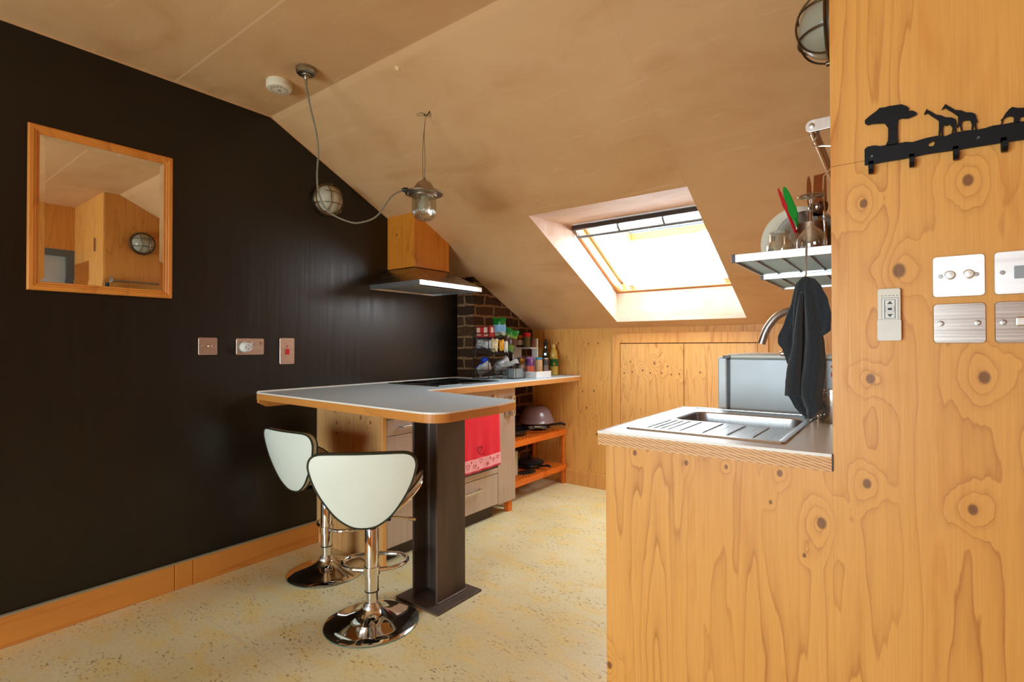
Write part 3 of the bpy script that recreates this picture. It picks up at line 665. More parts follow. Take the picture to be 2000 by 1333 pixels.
# ---------------------------------------------------------------- safari hook rack
hr = empty('hook_rack', (2.83, PY, 1.545), 'flat black metal coat rack cut as acacia, giraffes and elephant on the partition', 'coat rack')
SIL = {
'ground': [(2.6914, 1.5355), (2.6917, 1.5696), (2.6971, 1.5743), (2.7095, 1.5745), (2.7194, 1.5706), (2.7277, 1.5702), (2.7397, 1.5696), (2.7515, 1.569), (2.7631, 1.5692), (2.7746, 1.5659), (2.786, 1.5677), (2.8, 1.5696), (2.8138, 1.5695), (2.8273, 1.5656), (2.8381, 1.5691), (2.8486, 1.5691), (2.8591, 1.569), (2.8745, 1.5665), (2.8871, 1.5667), (2.8971, 1.5687), (2.9095, 1.5677), (2.924, 1.5676), (2.9406, 1.5657), (2.9403, 1.5313), (2.9165, 1.5325), (2.8793, 1.5332), (2.8457, 1.5338), (2.7997, 1.5361), (2.7571, 1.5344), (2.7244, 1.535), (2.6984, 1.534)] ,
'tree': [(2.7285, 1.5685), (2.733, 1.5786), (2.7339, 1.595), (2.7337, 1.6062), (2.7281, 1.617), (2.7236, 1.6185), (2.7129, 1.6205), (2.7052, 1.622), (2.6983, 1.6209), (2.6932, 1.626), (2.6929, 1.6328), (2.6992, 1.6381), (2.7046, 1.6419), (2.7131, 1.6471), (2.7193, 1.6525), (2.7283, 1.6513), (2.7358, 1.652), (2.7462, 1.6509), (2.7565, 1.6499), (2.7652, 1.6438), (2.7692, 1.6381), (2.7682, 1.6329), (2.7751, 1.6315), (2.7815, 1.6256), (2.7815, 1.6215), (2.775, 1.6192), (2.7664, 1.6175), (2.7577, 1.6202), (2.7507, 1.6199), (2.75, 1.6076), (2.7498, 1.5819), (2.7509, 1.567)] ,
'giraffe_a': [(2.7934, 1.6188), (2.796, 1.6253), (2.7982, 1.6288), (2.7999, 1.6254), (2.8046, 1.6216), (2.8121, 1.6132), (2.8196, 1.6099), (2.8276, 1.6034), (2.8363, 1.601), (2.8423, 1.596), (2.8438, 1.5894), (2.8428, 1.581), (2.8436, 1.5694), (2.8414, 1.5697), (2.8403, 1.5773), (2.8387, 1.5698), (2.8365, 1.5698), (2.8379, 1.5796), (2.8342, 1.5876), (2.8288, 1.5863), (2.8245, 1.5887), (2.8229, 1.5817), (2.8233, 1.5675), (2.8211, 1.568), (2.8202, 1.5824), (2.8186, 1.5686), (2.816, 1.5693), (2.8169, 1.5832), (2.817, 1.5991), (2.812, 1.6049), (2.8045, 1.6131), (2.8011, 1.618), (2.7976, 1.6194), (2.7951, 1.6178)] ,
'giraffe_b': [(2.8213, 1.6209), (2.8244, 1.6257), (2.8276, 1.6307), (2.8294, 1.6278), (2.8345, 1.6226), (2.8424, 1.6142), (2.8516, 1.6108), (2.8581, 1.6052), (2.8671, 1.6023), (2.8722, 1.5979), (2.874, 1.5892), (2.8759, 1.5802), (2.874, 1.5832), (2.873, 1.5758), (2.8742, 1.5666), (2.8722, 1.5671), (2.8707, 1.5772), (2.8678, 1.5675), (2.8658, 1.568), (2.8669, 1.5791), (2.8644, 1.5883), (2.8579, 1.5892), (2.8527, 1.5894), (2.8514, 1.5814), (2.8526, 1.5707), (2.8506, 1.5708), (2.849, 1.582), (2.8448, 1.5779), (2.8437, 1.5807), (2.8468, 1.5878), (2.8465, 1.6009), (2.8397, 1.6089), (2.8318, 1.6172), (2.8284, 1.6216), (2.8244, 1.6218), (2.8224, 1.6201)] ,
'elephant': [(2.9088, 1.5679), (2.9098, 1.5747), (2.9086, 1.5767), (2.9108, 1.5786), (2.9157, 1.5881), (2.9206, 1.5943), (2.9248, 1.5973), (2.9314, 1.5935), (2.9408, 1.5912), (2.9513, 1.5866), (2.9582, 1.5766), (2.958, 1.5603), (2.9511, 1.5613), (2.9512, 1.5703), (2.9419, 1.5744), (2.9348, 1.5755), (2.9347, 1.5648), (2.9264, 1.5667), (2.9271, 1.5768), (2.9229, 1.5804), (2.9169, 1.5803), (2.9126, 1.5773), (2.9104, 1.5675)] ,
}
ya, yb_ = PY-.0085, PY-.0055
g = SIL['ground']; gr = [p for p in g]
# carry the strip on past the photo's edge
top = gr[1:23]; bot = gr[23:]
full = [gr[0]]+top+[(2.96, 1.5662), (3.0, 1.5672), (3.05, 1.566), (3.09, 1.560), (3.092, 1.530)]+[(3.0, 1.5305)]+bot
# heart-shaped opening: the strip is built as two halves around it
hc = (2.8062, 1.5535)
heart = [(2.7982, 1.5535), (2.8005, 1.5580), (2.8045, 1.5590), (2.8070, 1.5602), (2.8100, 1.5585), (2.8098, 1.5535), (2.8075, 1.5500), (2.8020, 1.5505)]
ti = [p for p in full if p[1] > 1.545]; bi = [p for p in full if p[1] <= 1.545]
ti.sort(key=lambda p: (p[0], p[1]) if p[0] < 2.692 else (p[0], 0)); bi.sort()
def yat(L, x):
    for a, b in zip(L, L[1:]):
        if a[0] <= x <= b[0]: return a[1]+(b[1]-a[1])*(x-a[0])/(b[0]-a[0]+1e-9)
    return L[-1][1]
m = MB(); xl, xr_ = 2.796, 2.812
def strip(x0, x1):
    T = [(x0, yat(ti, x0))]+[p for p in ti if x0 < p[0] < x1]+[(x1, yat(ti, x1))]
    B2 = [(x0, yat(bi, x0))]+[p for p in bi if x0 < p[0] < x1]+[(x1, yat(bi, x1))]
    m.prism(T+B2[::-1], ya, yb_, 'y')
strip(2.6920, xl); strip(xr_, 3.09)
m.prism([(xl, hc[1]), (heart[0][0], heart[0][1]), *heart[1:5], (xr_, hc[1]), (xr_, yat(ti, xr_)), (xl, yat(ti, xl))], ya, yb_, 'y')
m.prism([(xl, hc[1]), (heart[0][0], heart[0][1]), heart[7], heart[6], heart[5], heart[4], (xr_, hc[1]), (xr_, yat(bi, xr_)), (xl, yat(bi, xl))], ya, yb_, 'y')
m.build('back_strip', BLACKMET, hr)
MB().prism(SIL['tree'], ya, yb_, 'y').build('tree_silhouette', BLACKMET, hr)
MB().prism(SIL['giraffe_a'], ya, yb_, 'y').build('giraffe_silhouette', BLACKMET, hr)
MB().prism(SIL['giraffe_b'], ya, yb_, 'y').build('giraffe_silhouette', BLACKMET, hr)
MB().prism(SIL['elephant'], ya, yb_, 'y').build('elephant_silhouette', BLACKMET, hr)
for x in (2.7035, 2.7730, 2.8423, 2.9123, 2.982, 3.05):
    w = .0042; zt_ = 1.536
    m = MB(); m.prism([(yb_, zt_+.006), (yb_, 1.519), (yb_-.006, 1.5125), (ya-.012, 1.5125), (ya-.020, 1.519), (ya-.020, 1.530), (ya-.017, 1.530), (ya-.017, 1.520), (ya-.010, 1.5155), (ya-.001, 1.5155), (ya, 1.520), (ya, zt_+.006)], x-w, x+w, 'x')
    m.build('hook', BLACKMET, hr)
for x, z in ((2.7047, 1.5511), (2.8759, 1.5497), (3.05, 1.5497)):
    MB().lathe([(.0032, ya), (.0032, ya-.0008), (.0022, ya-.0016), (0, ya-.0012)], (x, 0, z), 'y', 16).build('screw', plain('grey_screw', (.10, .11, .12, 1), .35, .7), hr)
for x in (2.7047, 2.8759, 3.05): MB().lathe([(.003, yb_), (.003, PY)], (x, 0, 1.5505), 'y', 10).build('spacer', BLACKMET, hr)

# ---------------------------------------------------------------- L-shaped worktop on the left
wt = empty('worktop', (.6, 2.2, .86), 'L-shaped blue-white laminate worktop with plywood edge, breakfast bar to back wall', 'worktop')
def rc_(cx, cy_, r, a0, a1, n=8): return [(cx+r*math.cos(a0+(a1-a0)*k/n), cy_+r*math.sin(a0+(a1-a0)*k/n)) for k in range(n+1)]
pen = [(0.0, 1.402), (1.315, 1.333)]+rc_(1.335, 1.413, .078, math.radians(-90), math.radians(-10), 8)+[(1.408, 1.70), (1.372, 1.862), (1.352, 1.884), (.665, 2.000), (.648, 2.03)]
far = [(.648, 2.10), (.650, 3.735), (.166, 3.735), (.166, 2.965), (.0, 2.965)]
poly = pen+far
inner = lambda pts, d: pts
m = MB(); m.prism([(0, 2.03), (.648, 2.03), (.650, 3.735), (.166, 3.735), (.166, 2.965), (0, 2.965)], .8957, .9005, 'z'); m.prism([q_ for q_ in pen if q_ != (.665, 2.000)][:-1]+[(.665, 2.000), (.648, 2.0295), (0, 2.0295)], .8957, .9005, 'z'); m.build('laminate_top', LAMINATE, wt)
def edge_band(pts, off, z0_, z1_, closed=False):
    """thin band following an outline, off outward"""
    m = MB(); n = len(pts); vs = []; P2 = [Vector((a, b)) for a, b in pts]
    for i in range(n):
        d = (P2[min(i+1, n-1)]-P2[max(i-1, 0)]).normalized(); nr = Vector((d.y, -d.x))
        for o_, z in ((0, z0_), (off, z0_), (off, z1_), (0, z1_)): vs.append((P2[i].x+nr.x*o_, P2[i].y+nr.y*o_, z))
    fs = []
    for i in range(n-1):
        for q in range(4): fs.append((i*4+q, i*4+(q+1) % 4, (i+1)*4+(q+1) % 4, (i+1)*4+q))
    fs += [(0, 1, 2, 3), ((n-1)*4+3, (n-1)*4+2, (n-1)*4+1, (n-1)*4)]
    return m.add(vs, fs)
front = [p for p in pen]
edge_band(front, .0025, .8945, .9015).build('laminate_edge', LAM_LIP, wt)
edge_band([(.648, 2.03), (.648, 2.10), (.650, 3.735)], .0025, .8945, .9015).build('laminate_edge', LAM_LIP, wt)
edge_band(front, .0018, .862, .8945).build('front_lipping', EDGE_WOOD, wt)
edge_band([(.648, 2.03), (.648, 2.10), (.650, 3.735)], .0018, .862, .8945).build('striped_plywood_edge', HATCH_L, wt)
MB().prism(poly, .862, .8955, 'z').build('plywood_core', EDGE_WOOD, wt)
MB().prism([(1.402, .862), (1.402, .845), (1.446, .822), (1.585, .822), (1.66, .862)], 0.001, .022, 'x').build('wall_cleat', EDGE_WOOD, wt)
MB().box(.001, .010, 1.402, 2.965, .9005, .9085).box(.0, .166, 2.953, 2.965, .9005, .9065).box(.166, .172, 2.953, 3.735, .9005, .9065).build('sealant_strip', LAM_LIP, wt, bevel=.002)

hb = empty('ceramic_hob', (.27, 2.47, .9005), 'flat black glass hob let into the worktop below the extractor hood', 'hob')
def m_hob():
    t = NT('black_hob_glass'); f = t.noise(t.coord(), 8, 2); t.set(col=t.mix(f, (.006, .006, .007, 1), (.010, .010, .011, 1)), rough=.04, spec=.6); return t.m
HOBG = m_hob()
MB().prism([(.055+a, 2.235+b) for a, b in ((0, 0), (.47, 0), (.47, .585), (0, .585))], .9006, .9055, 'z').build('glass_top', HOBG, hb, bevel=.0015)
for x, y, r in ((.17, 2.37, .09), (.17, 2.67, .075), (.40, 2.37, .07), (.40, 2.66, .095)):
    m = MB(); m.lathe([(r, 0), (r, .0004), (r-.003, .0004), (r-.003, 0)], (x, y, .9055), 'z', 40, flat=True); m.build('cooking_zone', plain('grey_zone_print', (.10, .10, .10, 1), .3), hb)
MB().box(.485, .505, 2.42, 2.62, .9054, .9058).build('control_strip', plain('grey_print_marks', (.12, .12, .12, 1), .3), hb)

# ---------------------------------------------------------------- steel post
ps = empty('steel_post', (1.05, 1.72, 0), 'dark brown mill-steel H-section column carrying the breakfast bar corner', 'post')
m = MB(); m.box(.956, .968, 1.632, 1.815, .010, .8615).box(1.104, 1.116, 1.632, 1.815, .010, .8615).box(.968, 1.104, 1.719, 1.728, .010, .8615)
m.build('column', RUST, ps, bevel=.002)
m = MB()
for sx, xx in ((1, .968), (-1, 1.104)):
    for sy_, yy in ((1, 1.728), (-1, 1.719)): m.prism([(xx, yy), (xx+sx*.012, yy), (xx+sx*.004, yy+sy_*.004), (xx, yy+sy_*.012)], .010, .861, 'z')
m.build('root_fillet', RUST, ps)
m = MB(); m.box(.905, 1.177, 1.578, 1.860, 0, .010); m.build('base_plate', RUST, ps, bevel=.0015)
m = MB(); m.tube([(.97, 1.634, .012), (.97, 1.716, .012), (1.102, 1.716, .012), (1.102, 1.634, .012)], .004, 6).tube([(1.119, 1.632, .012), (1.119, 1.815, .012)], .004, 6); m.build('weld', metal('weld_bead', (.22, .17, .14, 1), .4), ps)

# ---------------------------------------------------------------- bar stools (local: faces +y)
def make_stool(label):
    o = empty('bar_stool', (0, 0, 0), label, 'bar stool', 'white butterfly-backed bar stools')
    MB().lathe([(.190, 0), (.191, .004), (.186, .008), (.150, .016), (.105, .027), (.070, .040), (.048, .054), (.040, .064), (0, .064)], (0, 0, 0), 'z', 64).build('base', CHROME, o)
    MB().lathe([(.193, 0), (.193, .003), (.189, .003), (.189, 0)], (0, 0, 0), 'z', 64).build('base_gasket', plain('clear_green_rim', (.12, .22, .17, 1), .3), o)
    MB().lathe([(.040, .058), (.038, .070), (.032, .078), (.029, .084), (0, .084)], (0, 0, 0), 'z', 36).build('collar', metal('frosted_collar', (.7, .7, .68, 1), .25), o)
    MB().lathe([(.0245, .075), (.0245, .14), (0, .14)], (0, 0, 0), 'z', 36).build('lower_column', CHROME, o)
    MB().lathe([(.0285, .132), (.0285, .385), (.0265, .39), (.0, .39)], (0, 0, 0), 'z', 36).build('upper_column', CHROME, o)
    MB().lathe([(.0292, .129), (.0292, .134), (.0285, .134), (.0285, .129)], (0, 0, 0), 'z', 36).build('column_ring', RUBBER, o)
    MB().lathe([(.017, .38), (.017, .44), (0, .44)], (0, 0, 0), 'z', 20).build('gas_lift', BLACKMET, o)
    m = MB(); m.box(-.085, .085, -.07, .10, .436, .448); m.tube([(0, -.05, .443), (0, -.10, .444), (0, -.14, .450), (0, -.172, .480)], [.012, .012, .011, .009], 10)
    m.build('swivel_plate', BLACKMET, o, bevel=.003)
    m = MB(); m.tube([(.02, .01, .425), (.10, .045, .415), (.16, .075, .395)], .0055, 10); m.tube([(.148, .069, .399), (.172, .081, .391)], .008, 10); m.build('height_lever', CHROME, o)
    # footrest: D loop held to the column
    pts = [(.0, .031, .213)]
    pts = [(-.03, .0, .215), (-.085, .012, .216), (-.125, .05, .217), (-.135, .10, .217), (-.11, .142, .217), (-.06, .162, .217), (0, .168, .217), (.06, .162, .217), (.11, .142, .217), (.135, .10, .217), (.125, .05, .217), (.085, .012, .216), (.03, .0, .215)]
    sm = []
    for i in range(len(pts)-1):
        for k in range(4):
            p0 = Vector(pts[max(i-1, 0)]); p1 = Vector(pts[i]); p2 = Vector(pts[i+1]); p3 = Vector(pts[min(i+2, len(pts)-1)]); t = k/4
            sm.append(.5*((2*p1)+(-p0+p2)*t+(2*p0-5*p1+4*p2-p3)*t*t+(-p0+3*p1-3*p2+p3)*t**3))
    sm.append(Vector(pts[-1]))
    m = MB(); m.tube(sm, .0095, 12); m.lathe([(.034, .198), (.034, .232), (.0285, .232), (.0285, .198)], (0, 0, 0), 'z', 32); m.build('footrest', CHROME, o)
    # seat shell
    def seat(u, v, off=0.0):
        s = u*2-1; y = -.165+.34*v
        w = max(.055, .208*(1-abs(2*v-1)**2.6)**(1/2.3))
        x = s*w; z = .470+.112*(abs(x)/.208)**2.1-.030*max(0, (v-.72)/.28)**2
        return Vector((x, y, z+off))
    m = MB(); m.grid(lambda u, v: seat(u, v, .030+.012*math.sin(PI*min(1, max(0, u)))*math.sin(PI*v)), 25, 21); nn = len(m.v)
    m.grid(lambda u, v: seat(u, v, .006), 25, 21)
    def rim(k, nu, nv): return [j for j in range(nu)]+[(r+1)*nu-1 for r in range(1, nv)]+[(nv-1)*nu+c_ for c_ in range(nu-2, -1, -1)]+[r*nu for r in range(nv-2, 0, -1)]
    R_ = rim(0, 25, 21); L = len(R_)
    for i in range(L): m.f.append([R_[i], R_[(i+1) % L], nn+R_[(i+1) % L], nn+R_[i]]); m.mi.append(0); m.sm.append(True)
    st = m.build('seat', LEATHER2, o)
    edge = [Vector(m.v[i]) for i in R_]
    MB().tube([e for e in edge], .0035, 6, closed=True).build('seat_piping', PIPING, st)
    m = MB(); low = [Vector(m2) for m2 in [seat(0, 0)]]; e2 = [seat(*[(i % 25)/24, (i//25)/20], .001)+Vector((0, 0, 0)) for i in R_]
    MB().tube(e2, .0065, 8, closed=True).build('chrome_rim', CHROME, st)
    m = MB(); m.grid(lambda u, v: seat(u, v, .0)+Vector((0, 0, -.010*math.sin(PI*u)*math.sin(PI*v))), 21, 17); m.build('under_shell', CHROME, st, solid=.003)
    # back shell: outline wide and round above, narrowing to a round tip below
    HALF = [(.040, .382), (.074, .400), (.110, .431), (.142, .474), (.171, .522), (.194, .572), (.208, .618), (.214, .656), (.204, .688), (.176, .705), (.120, .7085)]
    HALF = [(x*.93, .449+(z-.377)*.893) for x, z in HALF]
    OUT = [(0, .449)]+HALF+[(0, .745)]+[(-x, z) for x, z in HALF[::-1]]
    def smooth_loop(P, k=4):
        n = len(P); out = []
        for i in range(n):
            p0, p1, p2, p3 = [Vector((*P[(i+d) % n], 0)) for d in (-1, 0, 1, 2)]
            for q in range(k):
                t = q/k; out.append(.5*((2*p1)+(-p0+p2)*t+(2*p0-5*p1+4*p2-p3)*t*t+(-p0+3*p1-3*p2+p3)*t**3))
        return [(v.x, v.y) for v in out]
    loop = smooth_loop(OUT, 3); N = len(loop); cz_ = .61
    def by(x, z): return -.180-.06*((z-.45)/.3)+.55*x*x+.25*(z-.60)**2
    def shell(off, bulge, shrink=1.0):
        m = MB(); rings = 9; vs = [(0, by(0, cz_)+off+bulge, cz_)]
        for r in range(1, rings+1):
            f = r/rings
            for x, z in loop:
                X = x*f*shrink; Z = cz_+(z-cz_)*f*shrink
                vs.append((X, by(X, Z)+off+bulge*(1-f**3), Z))
        fs = [(0, 1+i, 1+(i+1) % N) for i in range(N)]
        for r in range(rings-1):
            for i in range(N): fs.append((1+r*N+i, 1+r*N+(i+1) % N, 1+(r+1)*N+(i+1) % N, 1+(r+1)*N+i))
        return vs, fs, 1+(rings-1)*N
    v1, f1, e1 = shell(-.012, -.006); v2, f2, e2_ = shell(.012, .010)
    m = MB(); m.add(v1, f1, True); o1 = len(m.v); m.cur = 1; m.add(v2, f2, True)
    for i in range(N): m.f.append([e1+i, e1+(i+1) % N, o1+e2_+(i+1) % N, o1+e2_+i]); m.mi.append(0); m.sm.append(True)
    bk = m.build('backrest', [LEATHER, LEATHER2], o)
    MB().tube([v1[e1+i] for i in range(N)], .0042, 6, closed=True).build('back_piping', PIPING, bk)
    MB().tube([v2[e2_+i] for i in range(N)], .0042, 6, closed=True).build('back_piping', PIPING, bk)
    return o
s1 = make_stool('nearer white butterfly-backed bar stool on a chrome trumpet base, in front of the steel post')
s2 = copy_tree(s1); s2['label'] = 'farther white bar stool on chrome base, tucked beside the black wall'
s1.location = (.983, 1.384, 0); s1.rotation_euler = (0, 0, math.radians(43))
s2.location = (.402, 1.556, 0); s2.rotation_euler = (0, 0, math.radians(2))
for ch in s2.children_recursive: pass

# ---------------------------------------------------------------- base units along the left wall
dc = empty('drawer_cabinet', (.3, 1.85, .0), 'base cabinet with pale drawers and a knotty plywood end panel behind the stools', 'cabinet')
MB().box(.0, .585, 1.756, 1.776, .0, .8615).build('end_panel', PLY_PANEL, dc, bevel=.0015, world=True)
MB().box(.583, .5995, 1.755, 1.777, .0, .8615).build('panel_edge', PINE_TRIM, dc)
MB().box(.02, .575, 1.777, 2.300, .10, .8610).build('carcass', plain('white_melamine', (.62, .62, .60, 1), .5), dc)
HAND = metal('brushed_handle', (.55, .54, .52, 1), .25, (2, 120, 2))
def handle(par, y0_, y1_, z, x=.597, vert=False):
    m = MB()
    if not vert:
        m.box(x+.022, x+.038, y0_, y1_, z-.0055, z+.0055).box(x, x+.024, y0_, y0_+.010, z-.0035, z+.0035).box(x, x+.024, y1_-.010, y1_, z-.0035, z+.0035)
    else:
        m.box(x+.022, x+.034, z-.004, z+.004, y0_, y1_).box(x, x+.024, z-.004, z+.004, y0_, y0_+.010).box(x, x+.024, z-.004, z+.004, y1_-.010, y1_)
    return m.build('handle', HAND, par, bevel=.0015)
for za, zb_ in ((.759, .8605), (.671, .7555), (.384, .6675), (.084, .3805)):
    d = MB().box(.577, .597, 1.779, 2.298, za, zb_).build('drawer_front', CABF, dc, bevel=.0015); handle(d, 1.862, 2.15, (za+zb_)/2+.0 if zb_ > .6 else zb_-.06)
MB().box(.50, .545, 1.777, 2.300, 0, .10).build('plinth', plain('dark_brown_plinth', (.035, .018, .010, 1), .5), dc)
ov = empty('built_in_oven', (.3, 2.5, .3), 'built-in oven with dark glass door, mostly covered by the red towel', 'oven')
MB().box(.05, .575, 2.304, 2.714, .300, .8610).build('housing', DARK_PL, ov)
MB().box(.577, .597, 2.303, 2.715, .742, .8600).build('control_panel', CABF, ov, bevel=.0015)
def m_oveng():
    t = NT('dark_oven_glass'); f = t.noise(t.coord(), 7, 2); t.set(col=t.mix(f, (.010, .010, .009, 1), (.016, .015, .013, 1)), rough=.06, spec=.55); return t.m
MB().box(.577, .598, 2.303, 2.715, .338, .737).build('door_glass', m_oveng(), ov, bevel=.002)
MB().box(.577, .599, 2.303, 2.715, .300, .336).build('lower_trim', CABF, ov, bevel=.0015)
m = MB(); m.tube([(.632, 2.312, .712), (.632, 2.706, .712)], .008, 12); m.box(.597, .632, 2.325, 2.337, .706, .718).box(.597, .632, 2.681, 2.693, .706, .718); m.build('door_handle', ALU, ov)
for y in (2.36, 2.45, 2.57, 2.66): MB().lathe([(.016, .597), (.016, .612), (.014, .615), (0, .615)], (0, y, .805), 'x', 20).build('control_knob', HAND, ov)
dd = empty('oven_drawer', (.3, 2.5, .1), 'wide pale drawer with bar handle under the oven', 'drawer')
MB().box(.03, .575, 2.304, 2.714, .10, .298).build('carcass', plain('white_melamine_b', (.6, .6, .58, 1), .5), dd)
f_ = MB().box(.577, .597, 2.303, 2.715, .094, .296).build('drawer_front', CABF, dd, bevel=.0015); handle(f_, 2.345, 2.525, .235)
MB().box(.50, .545, 2.301, 2.716, 0, .10).build('plinth', plain('dark_brown_plinth_b', (.035, .018, .010, 1), .5), dd)
nc = empty('narrow_cabinet', (.3, 2.8, .1), 'tall narrow cabinet with a square chrome pull handle, right of the oven', 'cabinet')
MB().box(.02, .575, 2.719, 2.905, .085, .8610).build('carcass', plain('pale_melamine', (.52, .46, .42, 1), .5), nc)
dd2 = MB().box(.577, .597, 2.718, 2.909, .084, .8610).build('door', CABF, nc, bevel=.0015)
m = MB()
for za in (.790,): pass
m.tube([(.606, 2.795, .672), (.606, 2.850, .672), (.606, 2.850, .800), (.606, 2.795, .800)], .0065, 4, closed=True, smooth=False).tube([(.630, 2.835, .672), (.630, 2.862, .672), (.630, 2.862, .800), (.630, 2.835, .800)], .006, 4, closed=True, smooth=False).box(.597, .632, 2.845, 2.857, .666, .678).box(.597, .632, 2.845, 2.857, .794, .806); m.build('handle', CHROME, dd2, bevel=.001)
MB().box(.535, .575, 2.86, 2.90, 0, .085).build('leg', ORANGE, nc, bevel=.002); MB().box(.06, .10, 2.86, 2.90, 0, .085).build('leg', ORANGE, nc, bevel=.002)

# red towel over the oven handle
def drape(name, label, cat):
    o = empty(name, (.64, 2.48, .35), label, cat)
    ya_, yb2 = 2.318, 2.668
    def fn(zr0, zr1, xo, x_in=False):
        def f(u, v):
            y = ya_+(yb2-ya_)*u; z = zr1+(zr0-zr1)*v
            fold = .005*math.sin(u*9+1.0)*v+.003*math.sin(u*23)*v*v
            return Vector((xo+fold+(.004 if not x_in else 0), y+.006*math.sin(v*3)*(u-.5), z+.010*math.sin(u*PI)*(-v)*.6))
        return f
    m = MB()
    zt_ = .7215
    def path(u, s):   # s from 0 (front bottom) to 1 (back bottom)
        Lf = .345; La = .030; Lb = .20; T = Lf+La+Lb; q = s*T; y = ya_+(yb2-ya_)*u
        if q < Lf:
            v = 1-q/Lf; fold = .006*math.sin(u*8+1.0)*v+.003*math.sin(u*21)*v
            return Vector((.6425+.004+fold, y+.010*v*(u-.3), .712-(.345*v)-.006*math.sin(u*PI*1.3)*v))
        if q < Lf+La:
            a = (q-Lf)/La*PI; return Vector((.632+.0145*math.cos(a), y, .712+.0125*math.sin(a)))
        v = (q-Lf-La)/Lb; return Vector((.6175-.002*v+.002*math.sin(u*9), y, .712-.20*v))
    nu, nv_ = 41, 90
    m.grid(lambda u, s: path(u, s), nu, nv_)
    # bands of the front hem: pink print between two red strips
    k = 0
    for j in range(nv_-1):
        s = (j+.5)/(nv_-1)*(.575)
        for i in range(nu-1):
            if .012 < s < .082: m.mi[k] = 1
            elif s <= .012: m.mi[k] = 2
            k += 1
    m.build('towel_cloth', [TOWEL_R, TOWEL_P, TOWEL_RD], o, solid=.0035)
    def hpts(u0, z0_, r):
        out = []
        for k in range(24):
            t = 2*PI*k/24; a = 16*math.sin(t)**3/17; b = (13*math.cos(t)-5*math.cos(2*t)-2*math.cos(3*t)-math.cos(4*t))/17
            out.append((u0+a*r, z0_+b*r))
        return out
    def onf(y, z):   # point just in front of the front face
        u = (y-ya_)/(yb2-ya_); v = (.712-z)/.345; 
        return Vector((.6425+.004+.006*math.sin(u*8+1.0)*v+.003*math.sin(u*21)*v+.0022, y, z))
    for (y, z, r, mt) in ((2.355, .412, .018, 1), (2.425, .402, .014, 1), (2.485, .428, .017, 1), (2.545, .400, .010, 1), (2.60, .418, .014, 1), (2.645, .430, .012, 1), (2.39, .432, .008, 1), (2.455, .388, .008, 1), (2.57, .432, .008, 1)):
        m = MB(); m.tube([onf(a, b) for a, b in hpts(y, z, r)], .0014, 5, closed=True); m.build('heart_print', TOWEL_RD, o)
    m = MB(); m.tube([onf(a, b) for a, b in hpts(2.47, .50, .030)], .0016, 5, closed=True); m.tube([onf(a, b) for a, b in hpts(2.475, .498, .020)], .0012, 5, closed=True)
    m.tube([onf(a, b) for a, b in ((2.47, .472), (2.49, .463), (2.51, .470), (2.525, .462))], .0012, 5)
    m.build('embroidered_heart', plain('dark_red_thread', srgb(120, 10, 30), .7), o)
    return o
drape('tea_towel', 'bright red tea towel with pink heart border over the oven handle', 'towel')

# ---------------------------------------------------------------- orange slatted shelf unit
su = empty('slatted_shelf_unit', (.33, 3.33, 0), 'two-tier orange slatted wooden shelf unit under the worktop by the back wall', 'shelf')
XS0, XS1, YS0, YS1 = .185, .502, 2.93, 3.735
for (x, y) in ((XS1-.022, YS1-.030), (XS0, YS1-.030), (XS1-.022, YS0), (XS0, YS0)): MB().box(x, x+.022, y, y+.026, 0, .455).build('leg', ORANGE, su, bevel=.002)
for zt_ in (.455, .165):
    m = MB(); m.box(XS1, XS1+.014, YS0, YS1, zt_-.048, zt_-.004).box(XS0-.002, XS0+.010, YS0, YS1, zt_-.048, zt_-.012)
    m.build('rail', ORANGE, su, bevel=.0015)
    m = MB(); y = YS0+.004
    while y < YS1-.014:
        m.box(XS0, XS1+.016, y, y+.020, zt_-.0040, zt_+.004); y += .0375
    m.build('slats', ORANGE, su, bevel=.001)

def pan(name, label, cat, c, r, h, ang, hl=.17, mat=None, tilt=.12):
    mat = mat or plain('dark_nonstick', (.014, .016, .019, 1), .22)
    o = empty(name, c, label, cat)
    MB().lathe([(r*.74, 0), (r*.80, .004), (r, h), (r+.004, h+.001), (r+.003, h-.003), (r*.79, .007), (0, .006)], c, 'z', 44).build('body', mat, o)
    d = Vector((math.cos(ang), math.sin(ang), 0)); c = Vector(c)
    m = MB(); m.tube([c+d*(r-.004)+Vector((0, 0, h-.012)), c+d*(r+.04)+Vector((0, 0, h-.006)), c+d*(r+.09)+Vector((0, 0, h-.002+tilt*.05)), c+d*(r+hl)+Vector((0, 0, h-.004))], [.010, .008, .011, .009], 10)
    m.build('handle', DARK_PL, o); return o
pan('frying_pan', 'dark non-stick frying pan at the front of the upper orange shelf', 'pan', (.345, 3.215, .4595), .130, .045, math.radians(55), .15)
pan('saute_pan', 'dark pan under the mauve bowl on the upper orange shelf', 'pan', (.335, 3.565, .4595), .125, .055, math.radians(8), .13)
bo = empty('mixing_bowl', (.335, 3.54, .515), 'upturned mauve-grey plastic bowl on top of the dark pan', 'bowl')
def m_mauve():
    t = NT('mauve_translucent_plastic'); f = t.noise(t.coord(), 6, 2); t.set(col=t.mix(f, srgb(128, 104, 108), srgb(142, 118, 120)), rough=.22, trans=.0, spec=.5); return t.m
MB().lathe([(.150, .0), (.152, .004), (.146, .010), (.140, .035), (.118, .085), (.092, .118), (.075, .128), (0, .130)], (.335, 3.555, .516), 'z', 48).build('body', m_mauve(), bo)
MB().lathe([(.072, .128), (.072, .134), (.068, .134), (.066, .129)], (.335, 3.555, .516), 'z', 40).build('foot_ring', plain('mauve_rim', srgb(120, 98, 104), .3), bo)
ut = empty('serving_fork', (.40, 3.40, .47), 'worn metal fork with wooden tones lying between the two upper pans', 'utensil')
